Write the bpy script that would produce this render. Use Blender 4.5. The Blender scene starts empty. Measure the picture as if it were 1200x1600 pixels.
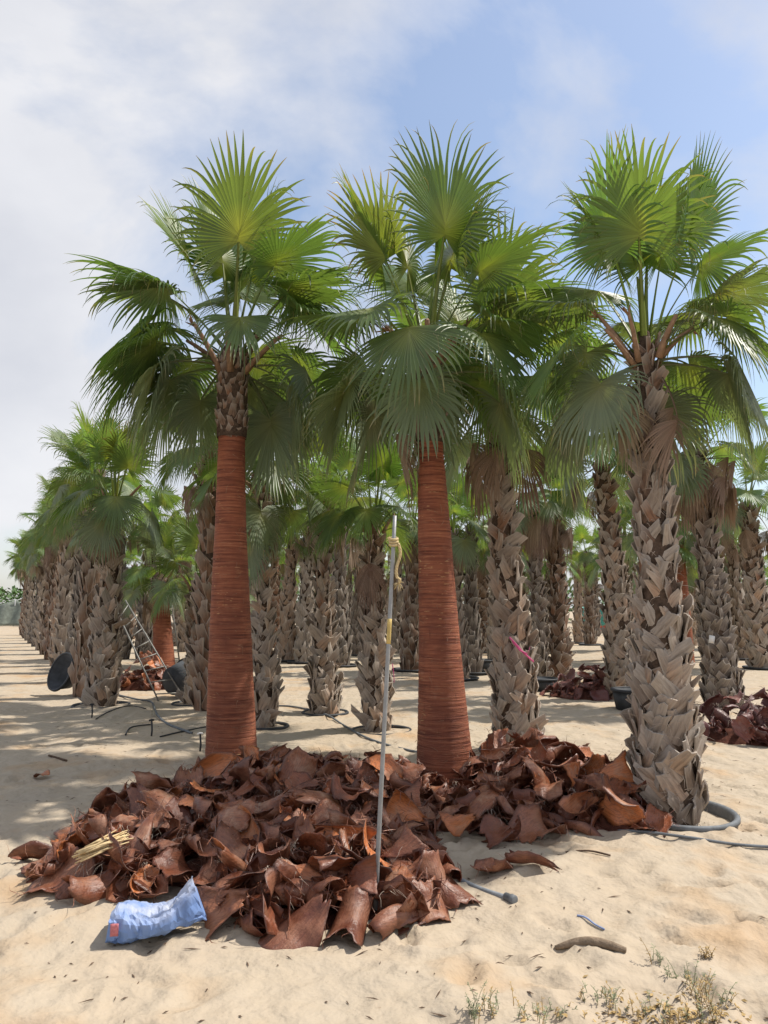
import bpy, math, random
import numpy as np
from mathutils import Vector, Matrix, Euler, noise

R = math.radians
scene = bpy.context.scene

# ------------------------------------------------------------------ camera
CAM_H, PITCH, FPX = 1.6, R(6.9), 1200.0
cam_data = bpy.data.cameras.new('camera')
cam = bpy.data.objects.new('camera', cam_data)
scene.collection.objects.link(cam)
cam.location = (0, 0, CAM_H)
cam.rotation_euler = (math.pi / 2 + PITCH, 0, 0)
cam_data.sensor_fit = 'VERTICAL'
cam_data.sensor_height = 36.0
cam_data.lens = 27.0
cam_data.clip_end = 3000
scene.camera = cam

# ------------------------------------------------------------------ sky and sun
TO_SUN = Vector((2.4, 0.75, 3.9)).normalized()
SUN_EL = math.asin(TO_SUN.z)
SUN_AZ = math.atan2(TO_SUN.x, TO_SUN.y)          # from +Y towards +X
world = bpy.data.worlds.new('World')
scene.world = world
world.use_nodes = True
wn, wl = world.node_tree.nodes, world.node_tree.links
wn.clear()
w_out = wn.new('ShaderNodeOutputWorld')
w_bg = wn.new('ShaderNodeBackground')
w_bg.inputs['Strength'].default_value = 0.14
w_sky = wn.new('ShaderNodeTexSky')
w_sky.sky_type = 'NISHITA'
w_sky.sun_disc = False
w_sky.sun_elevation = SUN_EL
w_sky.sun_rotation = SUN_AZ
w_sky.dust_density = 1.2
w_sky.air_density = 1.1
w_tc = wn.new('ShaderNodeTexCoord')
w_map = wn.new('ShaderNodeMapping')
w_map.inputs['Location'].default_value = (3.0, 3.0, 3.0)
w_map.inputs['Scale'].default_value = (1.0, 1.0, 1.5)
w_n1 = wn.new('ShaderNodeTexNoise')
w_n1.inputs['Scale'].default_value = 1.7
w_n1.inputs['Detail'].default_value = 9
w_n1.inputs['Roughness'].default_value = 0.56
w_n1.inputs['Distortion'].default_value = 0.35
w_r1 = wn.new('ShaderNodeValToRGB')
w_r1.color_ramp.elements[0].position = 0.375
w_r1.color_ramp.elements[0].color = (0.10, 0.10, 0.10, 1)
w_r1.color_ramp.elements[1].position = 0.56
w_r1.color_ramp.elements[1].color = (0.96, 0.96, 0.96, 1)
w_n2 = wn.new('ShaderNodeTexNoise')
w_n2.inputs['Scale'].default_value = 3.2
w_n2.inputs['Detail'].default_value = 6
w_r2 = wn.new('ShaderNodeValToRGB')
w_r2.color_ramp.elements[0].position = 0.3
w_r2.color_ramp.elements[0].color = (3.9, 4.0, 4.35, 1)
w_r2.color_ramp.elements[1].position = 0.72
w_r2.color_ramp.elements[1].color = (5.3, 5.3, 5.45, 1)
w_mix = wn.new('ShaderNodeMix')
w_mix.data_type = 'RGBA'
wl.new(w_tc.outputs['Generated'], w_map.inputs['Vector'])
wl.new(w_map.outputs['Vector'], w_n1.inputs['Vector'])
wl.new(w_map.outputs['Vector'], w_n2.inputs['Vector'])
wl.new(w_n1.outputs['Fac'], w_r1.inputs['Fac'])
wl.new(w_n2.outputs['Fac'], w_r2.inputs['Fac'])
wl.new(w_r1.outputs['Color'], w_mix.inputs['Factor'])
wl.new(w_sky.outputs['Color'], w_mix.inputs['A'])
wl.new(w_r2.outputs['Color'], w_mix.inputs['B'])
wl.new(w_mix.outputs['Result'], w_bg.inputs['Color'])
wl.new(w_bg.outputs['Background'], w_out.inputs['Surface'])

sun_data = bpy.data.lights.new('sun', 'SUN')
sun_data.energy = 4.3
sun_data.angle = R(0.9)
sun_data.color = (1.0, 0.94, 0.85)
sun = bpy.data.objects.new('sun', sun_data)
scene.collection.objects.link(sun)
sun.rotation_euler = TO_SUN.to_track_quat('Z', 'Y').to_euler()

scene.view_settings.view_transform = 'Standard'
scene.view_settings.look = 'None'
scene.view_settings.exposure = 0.32
scene.view_settings.gamma = 1.0
scene.render.engine = 'CYCLES'
scene.cycles.use_denoising = True
scene.cycles.adaptive_threshold = 0.02
scene.cycles.max_bounces = 4
scene.cycles.diffuse_bounces = 3
scene.cycles.glossy_bounces = 2
scene.cycles.transmission_bounces = 4
scene.cycles.transparent_max_bounces = 8

# ------------------------------------------------------------------ helpers
COL = scene.collection


def at(px, py, Y):
    """point of the place at depth Y metres in front of the tripod, seen at photo pixel (px, py)"""
    xc, zc = (px - 600) / FPX, (800 - py) / FPX
    dy = math.cos(PITCH) - zc * math.sin(PITCH)
    dz = math.sin(PITCH) + zc * math.cos(PITCH)
    return Vector((xc / dy * Y, Y, CAM_H + dz / dy * Y))


def ground_at(px, py, z=0.0):
    p = at(px, py, 1.0) - Vector((0, 0, CAM_H))
    return at(px, py, (z - CAM_H) / p.z)


def link(o, parent=None):
    COL.objects.link(o)
    if parent is not None:
        o.parent = parent
    return o


def mesh_obj(name, me, parent=None, loc=(0, 0, 0), rot=None, scale=None):
    o = bpy.data.objects.new(name, me)
    o.location = loc
    if rot is not None:
        o.rotation_euler = rot
    if scale is not None:
        o.scale = (scale,) * 3 if not hasattr(scale, '__len__') else scale
    return link(o, parent)


def empty(name, loc, label=None, cat=None, group=None):
    o = bpy.data.objects.new(name, None)
    o.location = loc
    o.empty_display_size = 0.2
    link(o)
    return tag(o, label, cat, group)


def tag(o, label=None, cat=None, group=None, kind=None):
    for k, v in (('label', label), ('category', cat), ('group', group), ('kind', kind)):
        if v:
            o[k] = v
    return o


class MB:
    """collects vertices, faces and one colour per vertex"""

    def __init__(self):
        self.v, self.f, self.c = [], [], []

    def add(self, verts, faces, cols=None):
        b = len(self.v)
        self.v.extend([tuple(p) for p in verts])
        self.f.extend([tuple(i + b for i in f) for f in faces])
        self.c.extend(cols if cols is not None else [(0, 0, 0, 1)] * len(verts))

    def tube(self, pts, rad, n=8, cap=True, cols=None):
        pts = [Vector(p) for p in pts]
        rads = rad if hasattr(rad, '__len__') else [rad] * len(pts)
        verts, faces = [], []
        ref = Vector((0.31, 0.17, 0.93))
        for i, p in enumerate(pts):
            d = (pts[min(i + 1, len(pts) - 1)] - pts[max(i - 1, 0)]).normalized()
            a = d.cross(ref)
            if a.length < 0.1:
                a = d.cross(Vector((1, 0, 0)))
            a.normalize()
            b = d.cross(a)
            for k in range(n):
                t = 2 * math.pi * k / n
                verts.append(p + (a * math.cos(t) + b * math.sin(t)) * rads[i])
        for i in range(len(pts) - 1):
            for k in range(n):
                faces.append((i * n + k, i * n + (k + 1) % n, (i + 1) * n + (k + 1) % n, (i + 1) * n + k))
        if cap:
            faces.append(tuple(range(n - 1, -1, -1)))
            faces.append(tuple(range((len(pts) - 1) * n, len(pts) * n)))
        self.add(verts, faces, cols)

    def sheet(self, fn, nu, nv, thick=0.0, col=None):
        """fn(u, v) -> Vector on [0,1]^2; with a thickness it becomes a closed shell"""
        P = [[Vector(fn(i / nu, j / nv)) for j in range(nv + 1)] for i in range(nu + 1)]
        idx = lambda i, j: i * (nv + 1) + j
        top = [P[i][j] for i in range(nu + 1) for j in range(nv + 1)]
        faces = [(idx(i, j), idx(i + 1, j), idx(i + 1, j + 1), idx(i, j + 1)) for i in range(nu) for j in range(nv)]
        cols = [(col(i / nu, j / nv) if col else (i / nu, j / nv, 0, 1)) for i in range(nu + 1) for j in range(nv + 1)]
        if thick:
            n0 = len(top)
            bot = []
            for i in range(nu + 1):
                for j in range(nv + 1):
                    du = P[min(i + 1, nu)][j] - P[max(i - 1, 0)][j]
                    dv = P[i][min(j + 1, nv)] - P[i][max(j - 1, 0)]
                    n = du.cross(dv)
                    n = n.normalized() if n.length > 1e-9 else Vector((0, 0, 1))
                    bot.append(P[i][j] - n * thick)
            top = top + bot
            cols = cols + [(c[0], c[1], 1.0, 1) for c in cols]
            faces += [tuple(n0 + k for k in reversed(f)) for f in faces[:nu * nv]]
            for i in range(nu):
                faces.append((idx(i + 1, 0), idx(i, 0), n0 + idx(i, 0), n0 + idx(i + 1, 0)))
                faces.append((idx(i, nv), idx(i + 1, nv), n0 + idx(i + 1, nv), n0 + idx(i, nv)))
            for j in range(nv):
                faces.append((idx(0, j), idx(0, j + 1), n0 + idx(0, j + 1), n0 + idx(0, j)))
                faces.append((idx(nu, j + 1), idx(nu, j), n0 + idx(nu, j), n0 + idx(nu, j + 1)))
        self.add(top, faces, cols)

    def lathe(self, prof, n=32, centre=(0, 0, 0)):
        c = Vector(centre)
        verts = [c + Vector((r * math.cos(2 * math.pi * k / n), r * math.sin(2 * math.pi * k / n), z)) for r, z in prof for k in range(n)]
        faces = [(i * n + k, i * n + (k + 1) % n, (i + 1) * n + (k + 1) % n, (i + 1) * n + k) for i in range(len(prof) - 1) for k in range(n)]
        self.add(verts, faces)

    def merge(self, other, M):
        self.add([M @ Vector(p) for p in other.v], other.f, other.c)

    def mesh(self, name, mat, smooth=True):
        me = bpy.data.meshes.new(name)
        me.from_pydata(self.v, [], self.f)
        at_ = me.color_attributes.new('vcol', 'FLOAT_COLOR', 'POINT')
        at_.data.foreach_set('color', np.array(self.c, dtype=np.float32).ravel())
        if smooth:
            me.polygons.foreach_set('use_smooth', [True] * len(me.polygons))
        for m in (mat if isinstance(mat, (list, tuple)) else [mat]):
            me.materials.append(m)
        me.update()
        return me


# ------------------------------------------------------------------ materials
class Mat:
    def __init__(self, name):
        self.m = bpy.data.materials.new(name)
        self.m.use_nodes = True
        self.n, self.l = self.m.node_tree.nodes, self.m.node_tree.links
        self.b = self.n['Principled BSDF']
        self.out = self.n['Material Output']

    def N(self, t, **kw):
        nd = self.n.new('ShaderNode' + t)
        for k, v in kw.items():
            if hasattr(nd, k) and k not in nd.inputs:
                setattr(nd, k, v)
            else:
                nd.inputs[k].default_value = v
        return nd

    def coords(self, kind='Object', scale=(1, 1, 1)):
        tc = self.N('TexCoord')
        mp = self.N('Mapping')
        mp.inputs['Scale'].default_value = scale
        self.l.new(tc.outputs[kind], mp.inputs['Vector'])
        return mp.outputs['Vector']

    def noise(self, vec, scale, detail=4, rough=0.55):
        nd = self.N('TexNoise', Scale=scale, Detail=detail, Roughness=rough)
        self.l.new(vec, nd.inputs['Vector'])
        return nd.outputs['Fac']

    def ramp(self, fac, stops):
        nd = self.N('ValToRGB')
        el = nd.color_ramp.elements
        while len(el) < len(stops):
            el.new(0.5)
        for e, (p, c) in zip(el, stops):
            e.position = p
            e.color = (c[0], c[1], c[2], 1) if hasattr(c, '__len__') else (c, c, c, 1)
        self.l.new(fac, nd.inputs['Fac'])
        return nd.outputs['Color']

    def mix(self, fac, a, b, blend='MIX'):
        nd = self.N('Mix', data_type='RGBA', blend_type=blend)
        for s, x in (('Factor', fac), ('A', a), ('B', b)):
            if isinstance(x, (int, float)):
                nd.inputs[s].default_value = x if s == 'Factor' else (x, x, x, 1)
            elif isinstance(x, tuple):
                nd.inputs[s].default_value = (x[0], x[1], x[2], 1)
            else:
                self.l.new(x, nd.inputs[s])
        return nd.outputs['Result']

    def vcol(self):
        a = self.N('Attribute', attribute_name='vcol')
        s = self.N('SeparateColor')
        self.l.new(a.outputs['Color'], s.inputs['Color'])
        return s.outputs['Red'], s.outputs['Green'], s.outputs['Blue']

    def rand(self):
        return self.N('ObjectInfo').outputs['Random']

    def math(self, op, a, b):
        nd = self.N('Math', operation=op)
        for i, x in enumerate((a, b)):
            if isinstance(x, (int, float)):
                nd.inputs[i].default_value = x
            else:
                self.l.new(x, nd.inputs[i])
        return nd.outputs['Value']

    def bump(self, h, strength=0.4, dist=0.02, prev=None):
        nd = self.N('Bump', Strength=strength, Distance=dist)
        self.l.new(h, nd.inputs['Height'])
        if prev is not None:
            self.l.new(prev, nd.inputs['Normal'])
        return nd.outputs['Normal']

    def done(self, col, rough=0.7, normal=None, spec=0.3, metal=0.0):
        if isinstance(col, tuple):
            self.b.inputs['Base Color'].default_value = (*col[:3], 1)
        else:
            self.l.new(col, self.b.inputs['Base Color'])
        if isinstance(rough, (int, float)):
            self.b.inputs['Roughness'].default_value = rough
        else:
            self.l.new(rough, self.b.inputs['Roughness'])
        self.b.inputs['Specular IOR Level'].default_value = spec
        self.b.inputs['Metallic'].default_value = metal
        if normal is not None:
            self.l.new(normal, self.b.inputs['Normal'])
        return self.m


def leaf_mat(name, green, hub, tip, trans, tfac=0.36, rough=0.42, tip_at=0.93):
    k = Mat(name)
    t, seg, lat = k.vcol()
    rnd = k.rand()
    body = k.ramp(t, [(0.0, hub), (0.33, green), (tip_at, tuple(x * 1.05 for x in green)), (1.0, tip)])
    # every leaf and every segment has its own shade of green
    hsv = k.N('HueSaturation')
    k.l.new(k.math('ADD', 0.478, k.math('MULTIPLY', rnd, 0.034)), hsv.inputs['Hue'])
    k.l.new(k.math('ADD', 0.72, k.math('ADD', k.math('MULTIPLY', rnd, 0.30), k.math('MULTIPLY', seg, 0.34))), hsv.inputs['Value'])
    k.l.new(body, hsv.inputs['Color'])
    # dry ends of some segments
    dry = k.math('MULTIPLY', k.ramp(t, [(0.72, 0.0), (0.97, 1.0)]), k.ramp(seg, [(0.62, 0.0), (0.9, 0.8)]))
    col = k.mix(dry, hsv.outputs['Color'], tip)
    tr = k.N('BsdfTranslucent')
    k.l.new(k.mix(1.0, col, trans, 'MULTIPLY'), tr.inputs['Color'])
    ms = k.N('MixShader')
    ms.inputs[0].default_value = tfac
    k.done(col, rough, spec=0.45)
    k.l.new(k.b.outputs[0], ms.inputs[1])
    k.l.new(tr.outputs[0], ms.inputs[2])
    k.l.new(ms.outputs[0], k.out.inputs['Surface'])
    return k.m


M = {}
M['leaf_young'] = leaf_mat('leaf_young', (0.100, 0.165, 0.046), (0.22, 0.26, 0.055), (0.24, 0.17, 0.09), (2.0, 1.95, 0.7), 0.36)
M['leaf'] = leaf_mat('leaf', (0.086, 0.142, 0.048), (0.17, 0.21, 0.055), (0.25, 0.20, 0.11), (2.0, 1.95, 0.7), 0.33)
M['leaf_old'] = leaf_mat('leaf_old', (0.125, 0.165, 0.098), (0.15, 0.17, 0.07), (0.30, 0.25, 0.16), (1.9, 1.9, 0.8), 0.28, 0.44)
M['leaf_yellow'] = leaf_mat('leaf_yellow', (0.13, 0.155, 0.038), (0.24, 0.28, 0.05), (0.24, 0.12, 0.05), (2.0, 1.9, 0.8), 0.4, 0.45, 0.80)
M['leaf_dead'] = leaf_mat('leaf_dead', (0.225, 0.165, 0.118), (0.18, 0.12, 0.08), (0.30, 0.235, 0.17), (1.3, 1.1, 0.8), 0.15, 0.8)



def sand_mat():
    k = Mat('sand')
    v = k.coords('Object')
    big = k.noise(v, 0.55, 5, 0.6)
    mid = k.noise(v, 3.2, 5, 0.6)
    fine = k.noise(v, 70, 3, 0.6)
    col = k.ramp(big, [(0.36, (0.425, 0.348, 0.260)), (0.52, (0.420, 0.352, 0.268)), (0.66, (0.390, 0.330, 0.255))])
    # damp orange patches round the dug holes
    damp = k.ramp(k.noise(v, 0.8, 4, 0.6), [(0.54, 0.0), (0.70, 0.75)])
    col = k.mix(damp, col, (0.42, 0.255, 0.125))
    col = k.mix(k.ramp(mid, [(0.38, 0.0), (0.75, 0.4)]), col, (0.40, 0.315, 0.215))
    col = k.mix(k.ramp(fine, [(0.58, 0.0), (0.72, 0.18)]), col, (0.30, 0.22, 0.15))
    crumbs = k.ramp(k.noise(v, 24, 4, 0.7), [(0.66, 0.0), (0.72, 0.55)])
    col = k.mix(k.math('MULTIPLY', crumbs, k.ramp(mid, [(0.45, 0.0), (0.6, 1.0)])), col, (0.24, 0.15, 0.09))
    n = k.bump(k.noise(v, 3.5, 4, 0.5), 0.7, 0.10)
    n = k.bump(k.noise(v, 12, 4, 0.5), 0.45, 0.04, n)
    n = k.bump(k.noise(v, 60, 3, 0.6), 0.2, 0.008, n)
    return k.done(col, 0.95, n, 0.12)


def peeled_mat():
    k = Mat('peeled_bark')
    v = k.coords('Object', (1.5, 1.5, 40))
    lines = k.noise(v, 1.6, 5, 0.65)
    v2 = k.coords('Object', (5.0, 5.0, 90))
    lines2 = k.noise(v2, 1.5, 3, 0.6)
    big = k.noise(k.coords('Object', (1.5, 1.5, 1.0)), 2.0, 4, 0.6)
    col = k.ramp(lines, [(0.30, (0.085, 0.024, 0.014)), (0.45, (0.235, 0.074, 0.039)), (0.60, (0.335, 0.115, 0.058)), (0.78, (0.42, 0.18, 0.092))])
    col = k.mix(k.ramp(lines2, [(0.58, 0.0), (0.70, 0.6)]), col, (0.40, 0.205, 0.11))
    col = k.mix(k.ramp(big, [(0.35, 0.55), (0.60, 0.0)]), col, (0.13, 0.040, 0.026))
    fleck = k.math('MULTIPLY', k.ramp(k.noise(k.coords('Object', (9, 9, 60)), 1.3, 2, 0.5), [(0.66, 0.0), (0.71, 0.8)]), k.ramp(k.noise(k.coords('Object'), 3.0, 2, 0.5), [(0.5, 0.0), (0.62, 1.0)]))
    col = k.mix(fleck, col, (0.58, 0.35, 0.16))
    crack = k.ramp(k.noise(k.coords('Object', (16, 16, 2.2)), 1.5, 4, 0.7), [(0.27, 0.6), (0.36, 0.0)])
    col = k.mix(crack, col, (0.075, 0.028, 0.018))
    scuff = k.ramp(k.noise(k.coords('Object', (4, 4, 7)), 1.6, 4, 0.7), [(0.60, 0.0), (0.75, 0.25)])
    col = k.mix(scuff, col, (0.40, 0.22, 0.135))
    n = k.bump(lines, 0.7, 0.02)
    n = k.bump(lines2, 0.5, 0.008, n)
    return k.done(col, 0.72, n, 0.25)


def boot_mat(name, a, b, c, dark):
    k = Mat(name)
    u, w, back = k.vcol()
    rnd = k.rand()
    v = k.coords('Object', (14, 14, 2.0))
    fib = k.noise(v, 3.0, 4, 0.65)
    pat = k.noise(k.coords('Object'), 9.0, 4, 0.6)
    col = k.ramp(k.math('ADD', k.math('MULTIPLY', rnd, 0.75), k.math('MULTIPLY', pat, 0.3)), [(0.15, a), (0.5, b), (0.9, c)])
    col = k.mix(k.ramp(fib, [(0.35, 0.65), (0.6, 0.0)]), col, dark)
    # weathered grey towards the cut end
    col = k.mix(k.ramp(w, [(0.45, 0.0), (1.0, 0.55)]), col, (0.42, 0.375, 0.325))
    col = k.mix(k.ramp(u, [(0.0, 0.5), (0.10, 0.0), (0.90, 0.0), (1.0, 0.5)]), col, (0.44, 0.39, 0.33))
    n = k.bump(fib, 0.6, 0.012)
    return k.done(col, 0.85, n, 0.2)


def husk_mat(name, a, b, c, grey):
    k = Mat(name)
    u, w, back = k.vcol()
    rnd = k.rand()
    fib = k.noise(k.coords('Object', (60, 3.0, 36)), 2.2, 4, 0.65)
    pat = k.noise(k.coords('Object'), 6.0, 5, 0.65)
    inner = k.ramp(k.math('ADD', k.math('MULTIPLY', rnd, 0.8), k.math('MULTIPLY', pat, 0.3)), [(0.14, a), (0.40, b), (0.60, tuple(0.75 * x + 0.25 * y for x, y in zip(b, grey))), (0.70, c), (1.0, tuple(x * 1.25 for x in c))])
    outer = k.mix(k.ramp(pat, [(0.35, 0.0), (0.65, 1.0)]), tuple(x * 0.9 for x in a), tuple(0.72 * x + 0.28 * y for x, y in zip(b, grey)))
    col = k.mix(k.math('MULTIPLY', back, 0.75), inner, outer)
    col = k.mix(k.ramp(fib, [(0.36, 0.5), (0.54, 0.0)]), col, tuple(x * 0.5 for x in a))
    # pale bloom of dust, dark torn rim
    dusty = k.math('MULTIPLY', k.ramp(pat, [(0.52, 0.0), (0.68, 0.75)]), k.ramp(rnd, [(0.3, 0.15), (0.9, 1.0)]))
    col = k.mix(dusty, col, grey)
    rim_ = k.ramp(u, [(0.0, 0.8), (0.09, 0.0), (0.91, 0.0), (1.0, 0.8)])
    col = k.mix(rim_, col, tuple(x * 0.55 for x in a))
    n = k.bump(fib, 0.3, 0.006)
    n = k.bump(k.noise(k.coords('Object'), 16, 5, 0.65), 0.55, 0.018, n)
    return k.done(col, k.ramp(pat, [(0.3, 0.30), (0.7, 0.6)]), n, 0.5)


def plain(name, col, rough=0.6, spec=0.3, metal=0.0, var=0.25, scale=8.0, bump=0.2):
    k = Mat(name)
    v = k.coords('Object')
    p = k.noise(v, scale, 5, 0.65)
    c = k.ramp(p, [(0.3, tuple(x * (1 - var) for x in col)), (0.7, tuple(min(1, x * (1 + var)) for x in col))])
    return k.done(c, rough, k.bump(k.noise(v, scale * 3, 4), bump, 0.01), spec, metal)


M['sand'] = sand_mat()
M['peeled'] = peeled_mat()
M['boot'] = boot_mat('leaf_base_grey', (0.23, 0.175, 0.135), (0.375, 0.32, 0.265), (0.42, 0.28, 0.19), (0.10, 0.07, 0.052))
M['boot_brown'] = boot_mat('leaf_base_brown', (0.155, 0.095, 0.066), (0.22, 0.145, 0.10), (0.26, 0.135, 0.08), (0.06, 0.038, 0.028))
M['boot_dark'] = boot_mat('leaf_base_dark', (0.13, 0.105, 0.088), (0.18, 0.15, 0.125), (0.20, 0.15, 0.12), (0.05, 0.04, 0.034))
M['core'] = plain('trunk_fibre', (0.085, 0.058, 0.042), 0.95, 0.1, 0, 0.5, 30, 0.8)
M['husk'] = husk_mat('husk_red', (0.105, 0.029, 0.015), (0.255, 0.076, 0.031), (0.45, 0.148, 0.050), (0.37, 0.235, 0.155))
M['husk_shade'] = husk_mat('husk_shaded', (0.085, 0.025, 0.022), (0.15, 0.045, 0.036), (0.21, 0.07, 0.05), (0.25, 0.16, 0.14))  # darker copy of the husk colour, shade painted in for the shaded heaps
M['litter'] = plain('husk_litter_gap_shade', (0.09, 0.035, 0.024), 0.95, 0.1, 0, 0.5, 18, 0.8)  # dark tone paints the shade in the gaps between husks
M['fibre'] = plain('grey_fibre', (0.33, 0.27, 0.22), 0.95, 0.1, 0, 0.3, 20, 0.2)
M['petiole_cut'] = plain('cut_petiole', (0.27, 0.165, 0.10), 0.75, 0.25, 0, 0.35, 9, 0.4)
M['galv'] = plain('galvanised_pipe', (0.27, 0.275, 0.275), 0.55, 0.5, 0.35, 0.2, 14, 0.15)
M['yellow'] = plain('yellow_paint', (0.50, 0.37, 0.13), 0.7, 0.3, 0, 0.3, 20)
M['rope'] = plain('rope', (0.56, 0.44, 0.24), 0.95, 0.1, 0, 0.25, 60, 0.6)
M['black'] = plain('black_plastic', (0.030, 0.032, 0.036), 0.6, 0.4, 0, 0.4, 6, 0.15)
M['tub'] = plain('dusty_tub', (0.050, 0.054, 0.060), 0.7, 0.3, 0, 0.5, 4, 0.2)
M['grey_hose'] = plain('grey_hose', (0.135, 0.145, 0.155), 0.65, 0.3, 0, 0.35, 9, 0.2)
M['pipe'] = plain('grey_pipe', (0.24, 0.26, 0.28), 0.6, 0.35, 0, 0.3, 9, 0.2)
M['alu'] = plain('aluminium', (0.22, 0.215, 0.20), 0.6, 0.4, 0.3, 0.2, 12, 0.1)
M['straw'] = plain('straw', (0.58, 0.44, 0.24), 0.85, 0.2, 0, 0.35, 25, 0.3)
M['bamboo'] = plain('bamboo', (0.42, 0.29, 0.14), 0.8, 0.2, 0, 0.3, 15, 0.3)
M['pink'] = plain('pink_ribbon', (0.60, 0.10, 0.26), 0.6, 0.3, 0, 0.2)
M['tagpink'] = plain('pink_tag', (0.50, 0.17, 0.18), 0.6, 0.3, 0, 0.25, 60)
M['white'] = plain('white_plastic', (0.70, 0.69, 0.66), 0.6, 0.3, 0, 0.1)
M['wood'] = plain('driftwood', (0.22, 0.165, 0.115), 0.9, 0.15, 0, 0.4, 22, 0.7)
M['twig'] = plain('twig', (0.10, 0.066, 0.045), 0.9, 0.15, 0, 0.5, 20, 0.4)
M['weed'] = plain('weed', (0.20, 0.215, 0.125), 0.8, 0.2, 0, 0.45, 12, 0.1)
M['weed_dry'] = plain('weed_dry', (0.36, 0.25, 0.11), 0.85, 0.2, 0, 0.45, 12, 0.1)
M['wall'] = plain('rendered_wall', (0.58, 0.52, 0.44), 0.9, 0.15, 0, 0.08, 2, 0.2)
M['net'] = plain('shade_net', (0.17, 0.19, 0.16), 0.9, 0.1, 0, 0.3, 3, 0.4)
M['bluestrip'] = plain('blue_strip', (0.22, 0.28, 0.45), 0.6, 0.3)
M['redcrate'] = plain('red_plastic', (0.45, 0.09, 0.05), 0.6, 0.3)
M['teal'] = plain('teal_sheet', (0.07, 0.30, 0.26), 0.6, 0.3)
M['foliage'] = plain('far_foliage', (0.075, 0.13, 0.045), 0.8, 0.2, 0, 0.5, 3, 0.1)


def bag_mat():
    k = Mat('blue_sack')
    v = k.coords('Object')
    u, w, top = k.vcol()
    dust = k.ramp(k.noise(v, 4.0, 6, 0.6), [(0.34, 0.0), (0.58, 1.0)])
    col = k.mix(k.math('MULTIPLY', dust, k.math('ADD', 0.05, k.math('MULTIPLY', top, 0.9))), (0.15, 0.25, 0.50), (0.52, 0.53, 0.57))
    n = k.bump(k.noise(v, 70, 3, 0.55), 0.2, 0.004)
    return k.done(col, 0.6, n, 0.3)


M['bag'] = bag_mat()

# ------------------------------------------------------------------ the sand
rg = np.random.default_rng(7)


def axis(lo, hi, step, far_lo, far_hi):
    mid = list(np.arange(lo, hi + 1e-6, step))
    a, s = hi, step
    up = []
    while a < far_hi:
        s *= 1.16
        a += s
        up.append(a)
    b, s = lo, step
    dn = []
    while b > far_lo:
        s *= 1.16
        b -= s
        dn.append(b)
    return np.array(dn[::-1] + mid + up)


PRINTS = []
for _ in range(330):
    y = rg.uniform(2.6, 9.5) if rg.random() < 0.8 else rg.uniform(9, 16)
    x = rg.uniform(-0.62, 0.62) * y
    PRINTS.append((x, y, rg.uniform(0, math.pi), rg.uniform(0.10, 0.17), rg.uniform(0.045, 0.075), rg.uniform(0.018, 0.045)))
# basins round the potted trunks: (x, y, radius, depth)
BASINS = []


def sand_h(x, y):
    near = max(0.0, 1 - math.hypot(x, y) / 60)
    h = 0.050 * noise.noise(Vector((x * 0.55, y * 0.55, 0.3))) + 0.030 * noise.noise(Vector((x * 1.4, y * 1.4, 4.1)))
    h += (0.024 * noise.noise(Vector((x * 4.2, y * 4.2, 7.7))) + 0.012 * noise.noise(Vector((x * 9.0, y * 9.0, 2.2)))) * near
    # wheel-smoothed ripples of the track on the left
    h += 0.018 * math.sin(y * 3.4 + 0.7 * x + 1.5 * noise.noise(Vector((x * .5, y * .5, 0)))) * max(0, min(1, (-x - 0.22 * y) / 1.5)) * near
    return h - 0.012


def prints_h(X, Y, H):
    for (x, y, a, rl, rw, d) in PRINTS:
        ix = np.where(np.abs(X - x) < 0.3)[0]
        iy = np.where(np.abs(Y - y) < 0.3)[0]
        if len(ix) == 0 or len(iy) == 0:
            continue
        gx, gy = np.meshgrid(X[ix] - x, Y[iy] - y, indexing='ij')
        u = (gx * math.cos(a) + gy * math.sin(a)) / rl
        v = (-gx * math.sin(a) + gy * math.cos(a)) / rw
        q = u * u + v * v
        H[np.ix_(ix, iy)] += -d * np.exp(-q * 1.2) + 0.45 * d * np.exp(-((np.sqrt(q) - 1.35) / 0.35) ** 2)
    return H


XS = axis(-4.2, 4.2, 0.034, -260, 260)
YS = axis(2.2, 9.0, 0.034, -30, 420)
HH = np.array([[sand_h(x, y) for y in YS] for x in XS])
HH = prints_h(XS, YS, HH)


def gz(x, y):
    i = int(np.clip(np.searchsorted(XS, x) - 1, 0, len(XS) - 2))
    j = int(np.clip(np.searchsorted(YS, y) - 1, 0, len(YS) - 2))
    fx = (x - XS[i]) / (XS[i + 1] - XS[i])
    fy = (y - YS[j]) / (YS[j + 1] - YS[j])
    return float((HH[i, j] * (1 - fx) + HH[i + 1, j] * fx) * (1 - fy) + (HH[i, j + 1] * (1 - fx) + HH[i + 1, j + 1] * fx) * fy)


def on_ground(px, py, dz=0.0):
    p = ground_at(px, py)
    p.z = gz(p.x, p.y) + dz
    return p


nx, ny = len(XS), len(YS)
gx, gy = np.meshgrid(XS, YS, indexing='ij')
co = np.stack([gx, gy, HH], -1).reshape(-1, 3)
ii, jj = np.meshgrid(np.arange(nx - 1), np.arange(ny - 1), indexing='ij')
q = np.stack([ii * ny + jj, (ii + 1) * ny + jj, (ii + 1) * ny + jj + 1, ii * ny + jj + 1], -1).reshape(-1, 4)
me = bpy.data.meshes.new('ground')
me.from_pydata(co.tolist(), [], q.tolist())
me.polygons.foreach_set('use_smooth', [True] * len(me.polygons))
me.materials.append(M['sand'])
ground = mesh_obj('ground', me)
tag(ground, 'pale trampled desert sand of the palm nursery', None, None, 'structure')

# ------------------------------------------------------------------ fan leaves
STEPS = [0.0, 0.14, 0.30, 0.46, 0.58, 0.68, 0.78, 0.87, 0.94, 1.0]


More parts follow.
